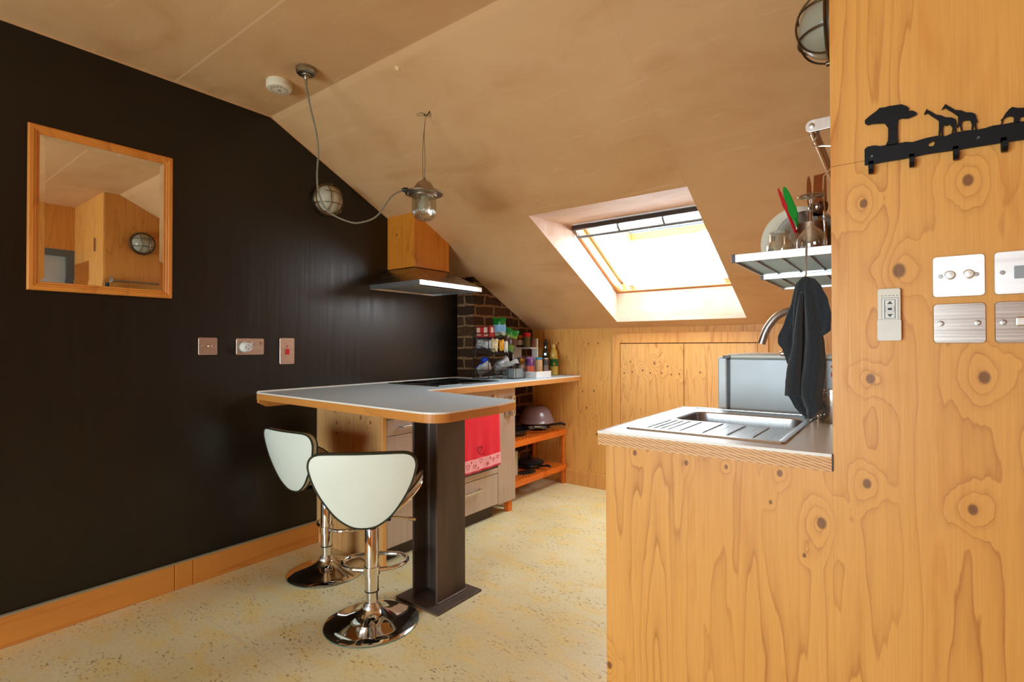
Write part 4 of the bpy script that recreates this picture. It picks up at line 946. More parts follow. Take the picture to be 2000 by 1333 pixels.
m = MB(); m.tube([(.47, 3.335, .520), (.50, 3.40, .500), (.505, 3.50, .480), (.50, 3.57, .470)], [.006, .004, .004, .005], 8)
m.build('handle', NICKEL, ut)
for k in range(4):
    m = MB(); m.tube([(.47+.000*k, 3.335, .520), (.462+.007*k-.01, 3.305, .522), (.458+.008*k-.012, 3.275, .515)], .0018, 6); m.build('tine', NICKEL, ut)
pan('skillet', 'black frying pan with long handle on the lower orange shelf', 'pan', (.345, 3.44, .1695), .115, .038, math.radians(-8), .11)
gl = empty('griddle_pan', (.34, 3.56, .17), 'shallow black lid resting on the black skillet, lower orange shelf', 'lid')
MB().lathe([(.118, .0), (.120, .003), (.110, .012), (.07, .024), (.02, .030), (0, .030)], (.34, 3.452, .2085), 'z', 40).build('dome', plain('black_enamel', (.012, .013, .015, 1), .15), gl)
MB().lathe([(.008, .028), (.012, .040), (.015, .048), (0, .052)], (.34, 3.452, .2085), 'z', 20).build('knob', DARK_PL, gl)
gl.name = 'pan_lid'
wb = MB().box(.425, .432, 2.96, 3.165, .1695, .352).build('chopping_board', plain('pale_grey_board', srgb(172, 166, 140), .5), org=(.428, 3.06, .17), bevel=.002)
tag(wb, 'pale board standing upright at the left end of the lower orange shelf', 'board')
bt = empty('baking_tray', (.40, 3.22, .17), 'worn flat metal tray lying in front of the black skillet', 'tray')
m = MB(); m.prism([(.435+.06*math.cos(a*PI/8)*1.0, 3.27+.10*math.sin(a*PI/8)) for a in range(16)], .1695, .173, 'z'); m.build('body', NICKEL, bt, bevel=.001)

# ---------------------------------------------------------------- extractor hood and its plywood boxing
hd = empty('extractor_hood', (.2, 2.42, 1.51), 'stainless pyramid extractor hood on the black wall above the hob', 'extractor hood')
hx, hy0, hy1, hz0, hz1 = .465, 2.139, 2.709, 1.513, 1.543
m = MB(); m.box(hx-.004, hx, hy0, hy1, hz0, hz1).box(.001, hx-.004, hy0, hy0+.004, hz0, hz1).box(.001, hx-.004, hy1-.004, hy1, hz0, hz1).box(.001, .006, hy0+.004, hy1-.004, hz0, hz1)
m.build('rim', ALU, hd, bevel=.001)
m = MB(); b_ = [(.001, hy0+.001), (hx-.001, hy0+.001), (hx-.001, hy1-.001), (.001, hy1-.001)]; t_ = [(.001, 2.29), (.252, 2.29), (.252, 2.594), (.001, 2.594)]
m.add([(x, y, hz1) for x, y in b_]+[(x, y, 1.657) for x, y in t_], [(0, 1, 5, 4), (1, 2, 6, 5), (2, 3, 7, 6), (4, 5, 6, 7)]); m.build('canopy', HOODM, hd)
MB().box(.006, hx-.004, hy0+.004, hy1-.004, hz1-.018, hz1-.014).build('underside', HOODM, hd)
for a, b in ((2.19, 2.415), (2.43, 2.655)):
    f_ = MB().box(.05, .36, a, b, hz0+.005, hz0+.012).build('grease_filter', plain('filter_mesh', (.42, .41, .37, 1), .45, .6), hd, bevel=.002)
MB().box(.385, .435, 2.22, 2.62, hz0+.006, hz0+.012).build('control_strip', DARK_PL, hd)
bx = empty('hood_boxing', (.13, 2.44, 1.657), 'orange plywood box cut to the sloping ceiling above the extractor hood', 'boxing')
m = MB(); y0_, y1_ = 2.282, 2.602
m.prism([(y0_, 1.657), (y1_, 1.657), (y1_, slope(y1_)-.001), (y0_, slope(y0_)-.001)], .001, .26, 'x'); m.build('box', PLY_BOX, bx, world=True)

# ---------------------------------------------------------------- caged bulkhead lamps
OPAL = plain('frosted_ribbed_glass', (.46, .44, .34, 1), .45, var=.08, scale=40, spec=.25)
def bulkhead(label, R, dome_mat, cage_mat, name='bulkhead_lamp'):
    """local: base in the plane z=0, dome along +z"""
    o = empty(name, (0, 0, 0), label, 'wall lamp', 'caged bulkhead wall lamps')
    MB().lathe([(R, 0), (R*1.02, .006), (R*1.02, .018), (R*.97, .026), (R*.88, .026), (0, .022)], (0, 0, 0), 'z', 48).build('base_ring', cage_mat, o)
    H = R*.78; d = [(R*.86, .024)]+[(R*.86*math.cos(a*PI/2/12), .024+H*math.sin(a*PI/2/12)) for a in range(1, 13)]; d[-1] = (0, .024+H)
    MB().lathe(d, (0, 0, 0), 'z', 48).build('glass_dome', dome_mat, o)
    c = MB(); r = .0030
    for off in (-.36, .36):
        for ax in (0, 1):
            pts = []; q = off*R*.98; hw = math.sqrt(max(0, (R*.95)**2-q*q))
            for k in range(17):
                a = PI*k/16; u = hw*math.cos(a); w = .026+(H+.004)*math.sin(a)*math.sqrt(1-off*off*.85)
                pts.append((u, q, w) if ax == 0 else (q, u, w))
            c.tube(pts, r, 6)
    for f, rr in ((.60, .80), ): pass
    c.tube([(R*.97*math.cos(a*PI/16), R*.97*math.sin(a*PI/16), .027) for a in range(32)], .004, 6, closed=True)
    c.build('wire_cage', cage_mat, o)
    for a in (.9, 3.0, 5.1): MB().lathe([(.007, .010), (.007, .034), (0, .036)], (R*1.0*math.cos(a), R*1.0*math.sin(a), 0), 'z', 12).build('clamp_screw', cage_mat, o)
    return o
L1 = bulkhead('round caged bulkhead lamp with frosted dome on the black wall, behind the cable', .094, OPAL, metal('cast_alloy', (.26, .19, .11, 1), .42, (12, 12, 12), .2))
L1.location = (0.001, 1.818, 2.022); L1.rotation_euler = (0, PI/2, 0)
t = NT('cloudy_ribbed_glass'); tr = t.new('BsdfTransparent'); mx = t.new('MixShader'); ff = t.noise(t.map(t.coord(), (30, 30, 6)), 1.0, 2)
t.set(col=t.mix(ff, (.42, .40, .30, 1), (.54, .52, .40, 1)), rough=.25); tr.inputs[0].default_value = (.8, .78, .70, 1); mx.inputs[0].default_value = .72
t.lk(tr.outputs[0], mx.inputs[1]); t.lk(t.b.outputs[0], mx.inputs[2]); t.lk(mx.outputs[0], t.out.inputs[0]); GLASSY = t.m
L2 = bulkhead('dark wire-caged bulkhead lamp high on the plywood side wall, at the top edge', .096, GLASSY, metal('bronzed_wire', (.17, .13, .09, 1), .35, (12, 12, 12), .2))
L2.location = (PX, 1.64, 2.012); L2.rotation_euler = (0, -PI/2, 0)
MB().lathe([(.022, .02), (.026, .04), (.030, .065), (.022, .09), (0, .096)], (0, 0, 0), 'z', 20).build('bulb', WHITE_PL, L2)

# ---------------------------------------------------------------- smoke alarm, ceiling rose, cable, pendant lamp
sa = empty('smoke_alarm', (.392, 1.305, ZC), 'round off-white smoke alarm on the flat ceiling beside the metal rose', 'smoke alarm')
MB().lathe([(.055, 0), (.057, -.004), (.057, -.012), (.054, -.013), (.054, -.015), (.058, -.017), (.058, -.030), (.052, -.037), (.030, -.040), (0, -.040)], (.392, 1.305, ZC), 'z', 48).build('body', plain('aged_white_plastic', (.74, .66, .50, 1), .5), sa)
for k in range(14):
    a = 2*PI*k/14; MB().box(-.0035, .0035, .030, .040, -.0405, -.0375, Matrix.Translation((.392, 1.305, ZC)) @ Matrix.Rotation(a, 4, 'Z')).build('vent_slot', plain('dull_slot', (.35, .30, .22, 1), .7) if k == 0 else D.materials['dull_slot'], sa)
MB().lathe([(.008, -.040), (.008, -.0425), (0, -.043)], (.392, 1.305, ZC), 'z', 20).build('test_button', D.materials['dull_slot'], sa)
cr = empty('ceiling_rose', (.604, 1.315, ZC), 'small round brass-nickel ceiling rose that the lamp cable drops from', 'ceiling rose')
MB().lathe([(.042, 0), (.044, -.004), (.044, -.018), (.040, -.021), (.040, -.026), (.034, -.030), (.020, -.031), (.018, -.034), (.011, -.036), (.010, -.048), (.007, -.052), (0, -.052)], (.604, 1.315, ZC), 'z', 40).build('canopy', NICKEL, cr)
MB().tube([(.604, 1.315, ZC-.05), (.604, 1.315, ZC-.068), (.605, 1.316, ZC-.085)], [.006, .0055, .004], 10).build('cord_grip', NICKEL, cr)
def cr_spline(P, k=8):
    P = [Vector(p) for p in P]; out = []
    for i in range(len(P)-1):
        p0 = P[max(i-1, 0)]; p1 = P[i]; p2 = P[i+1]; p3 = P[min(i+2, len(P)-1)]
        for q in range(k):
            t = q/k; out.append(.5*((2*p1)+(-p0+p2)*t+(2*p0-5*p1+4*p2-p3)*t*t+(-p0+3*p1-3*p2+p3)*t**3))
    return out+[P[-1]]
CORD = plain('twisted_flax_flex', (.20, .175, .12, 1), .7, scale=90, var=.2)
cb = MB().tube(cr_spline([(.605, 1.316, 2.322), (.608, 1.323, 2.28), (.612, 1.334, 2.221), (.625, 1.352, 2.125), (.630, 1.360, 2.03), (.624, 1.358, 1.933), (.623, 1.366, 1.853), (.638, 1.388, 1.785), (.664, 1.418, 1.750), (.700, 1.460, 1.727), (.735, 1.501, 1.720), (.782, 1.567, 1.756), (.816, 1.621, 1.850), (.835, 1.655, 1.882), (.848, 1.672, 1.889)], 6), .0040, 8).build('lamp_cable', CORD, org=(.605, 1.316, 2.322))
tag(cb, 'grey twisted cable looping from the ceiling rose to the hanging glass lamp', 'cable')
px_, py_ = .925, 1.737
pl = empty('pendant_lamp', (px_, py_, 1.747), 'industrial pendant lamp with ribbed glass jar and wide metal collar, hung by wires', 'pendant lamp')
CAST = metal('cast_grey_brown_metal', (.40, .33, .25, 1), .36, (10, 10, 10), .2)
MB().lathe([(0, 1.958), (.007, 1.957), (.008, 1.945), (.012, 1.941), (.022, 1.936), (.036, 1.925), (.046, 1.908), (.050, 1.892), (.052, 1.888), (0, 1.888)], (px_, py_, 0), 'z', 40).build('cap', CAST, pl)
MB().lathe([(.050, 1.890), (.086, 1.884), (.090, 1.880), (.090, 1.874), (.084, 1.872), (.062, 1.868), (.062, 1.862), (.058, 1.862)], (px_, py_, 0), 'z', 44).build('collar', CAST, pl)
t = NT('ribbed_jar_glass'); t.n.remove(t.b); tr = t.new('BsdfTransparent'); gl_ = t.new('BsdfGlossy'); lw = t.new('LayerWeight'); mx = t.new('MixShader')
ps_ = t.sep(t.coord()); ang = t.math('ARCTAN2', ps_[1], ps_[0]); rib = t.math('SINE', t.math('MULTIPLY', ang, 40.0))
bpn = t.new('Bump'); t.lk(rib, bpn.inputs['Height']); bpn.inputs['Strength'].default_value = .7; bpn.inputs['Distance'].default_value = .003
lw.inputs[0].default_value = .45; t.lk(bpn.outputs[0], lw.inputs['Normal']); t.lk(bpn.outputs[0], gl_.inputs['Normal']); tr.inputs[0].default_value = (.80, .80, .74, 1); gl_.inputs[0].default_value = (.9, .92, .86, 1); gl_.inputs['Roughness'].default_value = .12
t.lk(t.math('MULTIPLY_ADD', lw.outputs['Facing'], .65, .12), mx.inputs[0]); t.lk(tr.outputs[0], mx.inputs[1]); t.lk(gl_.outputs[0], mx.inputs[2]); t.lk(mx.outputs[0], t.out.inputs[0]); JAR = t.m
MB().lathe([(.056, 1.872), (.058, 1.86), (.058, 1.80), (.056, 1.785), (.049, 1.765), (.036, 1.752), (.018, 1.747), (0, 1.7465)], (px_, py_, 0), 'z', 48).build('glass_jar', JAR, pl)
MB().lathe([(.014, 1.885), (.015, 1.862), (.018, 1.850), (.029, 1.828), (.031, 1.812), (.026, 1.795), (.014, 1.784), (0, 1.782)], (px_, py_, 0), 'z', 28).build('bulb', plain('pearl_bulb', (.72, .68, .56, 1), .25), pl)
dirg = (Vector((.848, 1.672, 1.889))-Vector((px_, py_, 1.884))).normalized()
m = MB(); c0 = Vector((px_, py_, 1.890))+dirg*.076; m.tube([c0, c0+dirg*.020, c0+dirg*.021, c0+dirg*.030], [.012, .012, .009, .0085], 16); m.build('cable_gland', DARK_PL, pl)
for k in (0, 2.1, 4.2):
    MB().lathe([(.006, 1.862), (.006, 1.871), (0, 1.871)], (px_+.076*math.cos(k), py_+.076*math.sin(k), 0), 'z', 10).build('wing_nut', CAST, pl)
hkp = Vector((.945, 1.742, 2.262))
m = MB(); m.tube(cr_spline([(px_-.006, py_, 1.952), (px_-.010, py_, 2.05), (px_-.003, py_, 2.16), hkp+Vector((-.014, 0, -.01))], 4), .0012, 6)
m.tube(cr_spline([(px_+.004, py_, 1.952), (px_+.006, py_, 2.05), (px_+.000, py_, 2.16), hkp+Vector((-.014, 0, -.01))], 4), .0012, 6)
m.tube([hkp+Vector((-.014, 0, -.01)), hkp+Vector((-.03, -.01, .008)), hkp+Vector((-.055, -.02, .004)), hkp+Vector((-.058, -.02, -.004)), hkp+Vector((-.035, -.012, -.006)), hkp+Vector((-.016, 0, -.006))], .0010, 6)
m.build('suspension_wire', plain('dull_wire', (.10, .085, .06, 1), .5, .6), pl)
hk = MB().tube([Vector((.952, 1.748, slope(1.748)+.004)), Vector((.950, 1.744, 2.262)), Vector((.940, 1.740, 2.252)), Vector((.930, 1.738, 2.254)), Vector((.927, 1.737, 2.262))], .0028, 8).build('ceiling_hook', plain('dark_hook', (.05, .04, .03, 1), .5, .6), org=(.952, 1.748, slope(1.748)))
tag(hk, 'small dark screw hook in the sloping ceiling holding the pendant wires', 'hook')

# ---------------------------------------------------------------- sink counter on the right
su2 = empty('sink_cabinet', (2.35, 1.37, 0), 'plywood-fronted sink cabinet flush with the partition, in the right foreground', 'cabinet')
MB().box(2.067, 2.6278, PY, PY+.018, 0, .8610).build('front_panel', PLY_RIGHT, su2, world=True)
MB().box(2.067, 2.085, PY+.0185, 2.075, 0, .8610).build('side_panel', PLY_SIDE, su2)
MB().box(2.0855, 2.62, 2.057, 2.075, 0, .8610).build('back_panel', PLY_SIDE, su2)
sw = empty('sink_worktop', (2.35, 1.7, .862), 'white laminate worktop with slant-striped plywood edge around the steel sink', 'worktop')
hx0, hx1, hy0_, hy1_ = 2.140, 2.508, 1.682, 1.945
def worktop_with_hole(z0_, z1_):
    m = MB(); A = [(2.056, 1.341), (2.6265, 1.357), (2.6265, 2.095), (2.053, 2.082)]; Hh = [(hx0, hy0_), (hx1, hy0_), (hx1, hy1_), (hx0, hy1_)]
    vs = [(x, y, z) for z in (z0_, z1_) for x, y in A+Hh]
    fs = []
    for k in range(4):
        j = (k+1) % 4
        fs += [(8+k, 8+j, 12+j, 12+k), (k, 4+k, 4+j, j), (k, j, 8+j, 8+k), (4+k, 12+k, 12+j, 4+j)]
    return m.add(vs, fs)
worktop_with_hole(.8955, .9005).build('laminate_top', plain('white_laminate_bright', (.76, .80, .81, 1), .30, var=.02), sw)
worktop_with_hole(.862, .8953).build('plywood_core', HATCH_R, sw)
edge_band([(2.053, 2.082), (2.056, 1.341), (2.6262, 1.357)], .0022, .8945, .9015).build('laminate_edge', LAM_LIP, sw)
edge_band([(2.053, 2.082), (2.056, 1.341), (2.6262, 1.357)], .0016, .862, .8945).build('striped_plywood_edge', HATCH_R, sw)
MB().box(2.6266, 2.6278, 1.357, 1.3645, .862, .900).build('end_gap', DARK_PL, sw)

sk2 = empty('kitchen_sink', (2.31, 1.73, .9005), 'inset stainless sink with ribbed drainer in the right worktop', 'sink')
def rr(x0, x1, y0_, y1_, r, n=6):
    pts = []
    for cx_, cy__, a0 in ((x1-r, y1_-r, 0), (x0+r, y1_-r, PI/2), (x0+r, y0_+r, PI), (x1-r, y0_+r, 1.5*PI)):
        for k in range(n): a = a0+PI/2*k/(n-1); pts.append((cx_+r*math.cos(a), cy__+r*math.sin(a)))
    return pts
O0 = rr(2.098, 2.522, 1.428, 2.040, .012); O1 = rr(2.100, 2.520, 1.430, 2.038, .012); O2 = rr(2.112, 2.508, 1.442, 2.026, .012); O3 = rr(2.116, 2.504, 1.446, 2.022, .012)
I0 = rr(2.146, 2.502, 1.688, 1.939, .045); I1 = rr(2.150, 2.498, 1.692, 1.935, .042); I2 = rr(2.156, 2.492, 1.698, 1.929, .045); I3 = rr(2.185, 2.463, 1.727, 1.900, .045)
n_ = len(O0); m = MB()
rings = [(O0, .9006), (O1, .9050), (O2, .9056), (O3, .9030), (I0, .9030), (I1, .8990), (I2, .800), (I3, .772)]
vs = [(x, y, z) for P_, z in rings for x, y in P_]; fs = []
for k in range(len(rings)-1):
    for i in range(n_): fs.append((k*n_+i, k*n_+(i+1) % n_, (k+1)*n_+(i+1) % n_, (k+1)*n_+i))
fs.append(tuple((len(rings)-1)*n_+i for i in range(n_)))
m.add(vs, fs, False)
for i in range(len(m.f)):
    if i >= 4*n_ and i < 7*n_: m.sm[i] = True
m.build('sink_sheet', STEEL, sk2)
m = MB()
for x in (2.150, 2.170, 2.190, 2.212, 2.247, 2.311, 2.376, 2.440): m.tube([(x, 1.462, .9025), (x, 1.475, .9043), (x+.002, 1.655, .9043), (x+.002, 1.668, .9025)], .0016, 6)
m.build('drainer_ribs', STEEL, sk2)
MB().lathe([(.038, .7722), (.036, .7735), (.020, .7725), (0, .7725)], (2.32, 1.81, 0), 'z', 32).build('waste', CHROME, sk2)
m = MB(); m.box(2.112, 2.505, 2.024, 2.036, .9035, .9075); m.build('back_rim', STEEL, sk2, bevel=.001)

tp = empty('kitchen_tap', (2.515, 1.985, .9005), 'swan-neck brushed steel mixer tap half hidden by the dark towel', 'tap')
m = MB(); m.lathe([(.026, .903), (.026, .912), (.020, .916), (.019, 1.10), (.015, 1.108), (0, 1.108)], (2.515, 1.985, 0), 'z', 32); m.build('body', STEEL, tp)
m = MB(); m.tube(cr_spline([(2.515, 1.985, 1.10), (2.514, 1.985, 1.175), (2.503, 1.982, 1.225), (2.478, 1.972, 1.254), (2.448, 1.960, 1.260), (2.413, 1.950, 1.240), (2.385, 1.945, 1.200), (2.368, 1.942, 1.150)], 8), .0125, 16); m.build('spout', STEEL, tp)
m = MB(); m.tube([(2.51, 1.985, 1.09), (2.47, 1.966, 1.105), (2.433, 1.955, 1.117)], [.008, .006, .006], 12); m.lathe([(.0065, -.008), (.010, -.004), (.010, .006), (0, .008)], (2.431, 1.955, 1.117), 'x', 14); m.build('lever', CHROME, tp)

cn = empty('steel_canister', (2.580, 1.92, .9005), 'shiny steel canister between the towel and the partition on the sink worktop', 'canister')
MB().lathe([(.036, .9008), (.037, .904), (.037, 1.005), (.034, 1.008), (0, 1.008)], (2.580, 1.92, 0), 'z', 40).build('body', metal('polished_steel', (.52, .48, .43, 1), .12), cn)
MB().lathe([(.0375, .994), (.0382, .997), (.0375, 1.0)], (2.580, 1.92, 0), 'z', 40).build('rim_band', CHROME, cn)
sb_ = empty('soap_bottle', (2.590, 2.012, .9005), 'white bottle with red label bands behind the steel canister', 'bottle')
MB().lathe([(.022, .9008), (.024, .905), (.024, 1.075), (.018, 1.092), (.010, 1.098), (.010, 1.11), (0, 1.11)], (2.590, 2.012, 0), 'z', 28).build('body', WHITE_PL, sb_)
for a, b in ((1.04, 1.056), (1.07, 1.078)): MB().lathe([(.0246, a), (.0246, b)], (2.590, 2.012, 0), 'z', 28).build('label_band', RED_PL, sb_)
MB().lathe([(.011, 1.105), (.012, 1.112), (.012, 1.135), (.007, 1.142), (0, 1.142)], (2.590, 2.012, 0), 'z', 20).build('cap', plain('grey_cap', (.24, .26, .28, 1), .4), sb_)
kn = MB().lathe([(.007, .9008), (.007, .905), (.004, .908), (.004, .913), (.0085, .918), (.009, .924), (.006, .929), (0, .930)], (2.541, 1.893, 0), 'z', 20).build('waste_knob', CHROME, org=(2.541, 1.893, .9005))
tag(kn, 'tiny ball-shaped chrome knob in front of the steel canister', 'knob')

fr = empty('fridge', (2.40, 2.33, 0), 'small silver-white fridge seen side-on behind the sink', 'fridge')
FRS = metal('fridge_side_silver', (.66, .69, .71, 1), .42, (90, 3, 3), .02)
MB().box(2.222, 2.600, 2.108, 2.56, .02, 1.0935).build('body', plain('silver_grey_enamel', (.50, .56, .60, 1), .30, var=.01), fr, bevel=.004)
MB().box(2.177, 2.212, 2.106, 2.562, .05, 1.1000).build('door', plain('silver_white_enamel', (.66, .70, .72, 1), .30, var=.01), fr, bevel=.006)
MB().box(2.212, 2.222, 2.114, 2.555, .06, 1.088).build('door_seal', plain('dark_grey_seal', (.06, .07, .08, 1), .5), fr)
MB().box(2.2135, 2.602, 2.104, 2.565, 1.0940, 1.112).build('top', plain('cream_top', (.66, .66, .58, 1), .35), fr, bevel=.006)
MB().box(2.198, 2.226, 2.100, 2.118, 1.094, 1.106).build('hinge', DARK_PL, fr, bevel=.002)
for x in (2.20, 2.57):
    for y in (2.14, 2.52): MB().lathe([(.014, 0), (.014, .022)], (x, y, 0), 'z', 12).build('foot', DARK_PL, fr)

# ---------------------------------------------------------------- wall rail and dish rack
rl = empty('wall_rail', (PX, 1.42, 1.67), 'dull brown metal rail on a pale bracket above the dish rack', 'rail')
m = MB(); m.prism([(PX-.0005, 1.655), (PX-.0005, 1.683)]+[(2.586+.0145*math.cos(a), 1.669+.0145*math.sin(a)) for a in [PI*.5+PI*k/8 for k in range(9)]], 1.417, 1.422, 'y')
m.box(PX-.003, PX-.0004, 1.41, 1.43, 1.640, 1.700); m.build('bracket', ALU, rl, bevel=.001)
MB().lathe([(.006, 1.4168), (.006, 1.4145), (.003, 1.4135), (0, 1.4135)], (2.586, 0, 1.669), 'y', 16).build('screw', STEEL, rl)
m = MB(); m.prism([(2.586+.0095*math.cos(2*PI*k/16), 1.667+.0095*math.sin(2*PI*k/16)) for k in range(16)], 1.4225, 2.25, 'y'); m.build('rail', metal('brown_reflecting_steel', (.34, .26, .19, 1), .3), rl)
m = MB(); m.box(2.57, PX-.0004, 2.20, 2.206, 1.655, 1.683); m.build('bracket', ALU, rl)
dk = empty('dish_rack', (2.51, 1.6, 1.36), 'white-edged wire dish rack on the partition side wall above the sink', 'dish rack')
RX0, RX1 = 2.405, 2.6265
def tray(y0_, y1_, z0_, z1_):
    m = MB(); m.box(RX0, RX1, y0_, y0_+.004, z0_, z1_).box(RX0, RX1, y1_-.004, y1_, z0_, z1_).box(RX0, RX0+.004, y0_+.004, y1_-.004, z0_, z1_).box(RX1-.004, RX1, y0_+.004, y1_-.004, z0_, z1_)
    tr_ = m.build('tray_frame', ALU, dk, bevel=.0008)
    for yy in (y0_, y1_): MB().box(RX0-.003, RX0+.006, yy-.001, yy+.005 if yy == y0_ else yy+.001, z0_-.001, z1_+.001).build('corner_cap', plain('purple_black_cap', (.03, .015, .035, 1), .3), dk, bevel=.0006)
    m = MB(); y = y0_+.018
    while y < y1_-.01: m.tube([(RX0+.003, y, z0_+.007), (RX1-.003, y, z0_+.007)], .0013, 6); y += .013
    m.tube([(RX0+.05, y0_+.003, z0_+.004), (RX0+.05, y1_-.003, z0_+.004)], .0018, 6).tube([(RX1-.05, y0_+.003, z0_+.004), (RX1-.05, y1_-.003, z0_+.004)], .0018, 6)
    m.tube([(RX0+.11, y0_+.003, z0_+.004), (RX0+.11, y1_-.003, z0_+.004)], .0018, 6)
    m.build('wire_shelf', plain('dull_grey_wire', (.20, .20, .17, 1), .35, .6), dk)
tray(1.418, 1.760, 1.3595, 1.3795); tray(1.766, 2.13, 1.350, 1.370)
m = MB(); m.tube([(2.612, 1.421, 1.378), (2.608, 1.421, 1.52), (2.609, 1.421, 1.545), (2.624, 1.421, 1.560)], .0018, 8); m.build('hanging_wire', CHROME, dk)
m = MB(); m.tube([(2.612, 2.05, 1.368), (2.608, 2.05, 1.52), (2.600, 2.05, 1.64), (2.59, 2.05, 1.682), (2.576, 2.05, 1.676), (2.575, 2.05, 1.662)], .0018, 8); m.build('hanging_wire', CHROME, dk)
m = MB(); m.tube([(2.578, 1.45, 1.660), (2.574, 1.45, 1.675), (2.586, 1.45, 1.682), (2.598, 1.45, 1.676), (2.597, 1.45, 1.660), (2.582, 1.447, 1.634), (2.590, 1.446, 1.628), (2.624, 1.445, 1.620)], .0018, 8); m.build('rail_clip', CHROME, dk)
m = MB(); m.tube([(2.573, 1.4155, 1.383), (2.5725, 1.4135, 1.377), (2.572, 1.4125, 1.355), (2.572, 1.4115, 1.313), (2.572, 1.402, 1.302), (2.572, 1.393, 1.308)], .0018, 8); hkk = m.build('s_hook', STEEL, org=(2.572, 1.414, 1.38)); tag(hkk, 'thin steel hook on the front bar of the dish rack, holding the dark towel', 'hook')

def tumbler(label, x, y, z):
    n = 40; m = MB(); prof = [(.0235, .064), (.0240, .060), (.0245, .040), (.0300, .030), (.0315, .020), (.0330, .000), (.0315, .000), (.0300, .020), (.0285, .029), (.0225, .042), (.0215, .054), (0, .055)]
    prof = [(0, .064)]+prof
    m.lathe(prof, (x, y, z), 'z', 10 if False else 20, smooth=False)
    o = m.build('tumbler', GLASS, org=(x, y, z)); tag(o, label, 'glass', 'upturned tumblers on the dish rack'); return o
tumbler('cut-glass tumbler upside down at the front left of the dish rack', 2.507, 1.470, 1.3697)
tumbler('upturned tumbler just behind the front one, touching the utensil holder', 2.531, 1.525, 1.3697)
wg = empty('wine_glass', (2.577, 1.475, 1.3697), 'clear stemmed wine glass standing upside down on the dish rack', 'wine glass')
X_, Y_, Z_ = 2.577, 1.475, 1.3697
MB().lathe([(.028, 0), (.0325, .018), (.0335, .032), (.030, .046), (.020, .060), (.009, .068), (.005, .072), (.004, .076), (0, .074)], (X_, Y_, Z_), 'z', 40).build('bowl', GLASS, wg)
MB().lathe([(.0045, .072), (.0035, .085), (.0035, .128), (.0055, .137), (0, .137)], (X_, Y_, Z_), 'z', 20).build('stem', GLASS, wg)
MB().lathe([(.0055, .137), (.012, .142), (.029, .1445), (.030, .146), (.029, .1475), (0, .1475)], (X_, Y_, Z_), 'z', 40).build('foot', GLASS, wg)
dp = MB().lathe([(0, -.004), (.065, -.004), (.075, .000), (.105, .008), (.107, .011), (.104, .012), (.074, .005), (.064, .001), (0, .001)], (0, 0, 0), 'z', 56, m=Matrix.Rotation(math.radians(97), 3, 'X')).build('dinner_plate', plain('cream_glazed_plate', (.66, .60, .46, 1), .45, var=.02, spec=.3), org=(0, 0, 0)); dp.location = (2.505, 1.80, 1.461)
tag(dp, 'large cream plate standing on edge at the back of the dish rack', 'plate')
dp2 = MB().lathe([(0, -.004), (.05, -.004), (.06, .000), (.085, .008), (.087, .011), (.084, .012), (.059, .005), (.05, .001), (0, .001)], (0, 0, 0), 'z', 48, m=Matrix.Rotation(math.radians(98), 3, 'X')).build('side_plate', plain('brown_rimmed_plate', (.24, .18, .12, 1), .45), org=(0, 0, 0)); dp2.location = (2.535, 1.70, 1.450)
dp2.scale = (.92, .92, .92)
tag(dp2, 'smaller brown plate propped in front of the cream plate', 'plate')
uh = empty('utensil_holder', (2.560, 1.615, 1.3697), 'brownish steel utensil holder full of spoons on the dish rack', 'utensil holder')
MB().lathe([(.036, 1.370), (.037, 1.374), (.037, 1.475), (.035, 1.475), (.035, 1.376), (0, 1.376)], (2.560, 1.615, 0), 'z', 36).build('cup', metal('bronze_steel', (.30, .20, .14, 1), .35), uh)
def paddle(name, label, p0, p1, wdt, ln, mat, thick=.004, tip=.8):
    p0 = Vector(p0); p1 = Vector(p1); d = (p1-p0).normalized(); s = Vector((0, 1, 0)).cross(d).normalized(); nn_ = d.cross(s)
    m = MB(); m.tube([p0, p1-d*ln*.9], [.0045, .0040], 10)
    pts = []
    for k in range(20):
        a = 2*PI*k/20; u = math.cos(a)*wdt/2*(1.0 if math.sin(a) < 0 else tip); w_ = math.sin(a)*ln/2
        pts.append(p1-d*ln/2+d*w_+s*u)
    vs = [p+nn_*thick/2 for p in pts]+[p-nn_*thick/2 for p in pts]
    m.add(vs, [tuple(range(20)), tuple(range(20, 40))[::-1]]+[(i, (i+1) % 20, 20+(i+1) % 20, 20+i) for i in range(20)])
    o = m.build(name, mat, org=p0, bevel=.001); tag(o, label, 'utensil'); return o
WOODU = plain('dark_oiled_wood', srgb(128, 62, 16), .7, scale=30, var=.15, spec=.15)
paddle('spatula', 'thin red silicone spatula, leftmost utensil in the holder', (2.548, 1.60, 1.38), (2.481, 1.60, 1.583), .012, .075, plain('red_silicone', (.50, .004, .010, 1), .55, spec=.2), .008, .7)
paddle('spatula', 'wide bright green silicone spatula leaning left in the holder', (2.556, 1.60, 1.38), (2.496, 1.60, 1.584), .024, .105, plain('green_silicone', (.002, .24, .012, 1), .55, spec=.2), .006)
paddle('wooden_spoon', 'narrow dark wooden spoon standing in the middle of the holder', (2.558, 1.622, 1.38), (2.553, 1.622, 1.608), .014, .085, WOODU, .006)
m = MB(); m.box(2.575, 2.583, 1.618, 1.624, 1.38, 1.53).prism([(2.562, 1.52), (2.566, 1.606), (2.594, 1.609), (2.596, 1.52)], 1.618, 1.624, 'y'); wt2 = m.build('wooden_turner', WOODU, org=(2.579, 1.62, 1.38), bevel=.001); tag(wt2, 'broad square-ended wooden turner at the right of the holder', 'utensil')
ld = empty('ladle', (2.575, 1.655, 1.38), 'dark shiny metal ladle bowl behind the wine glass', 'ladle')
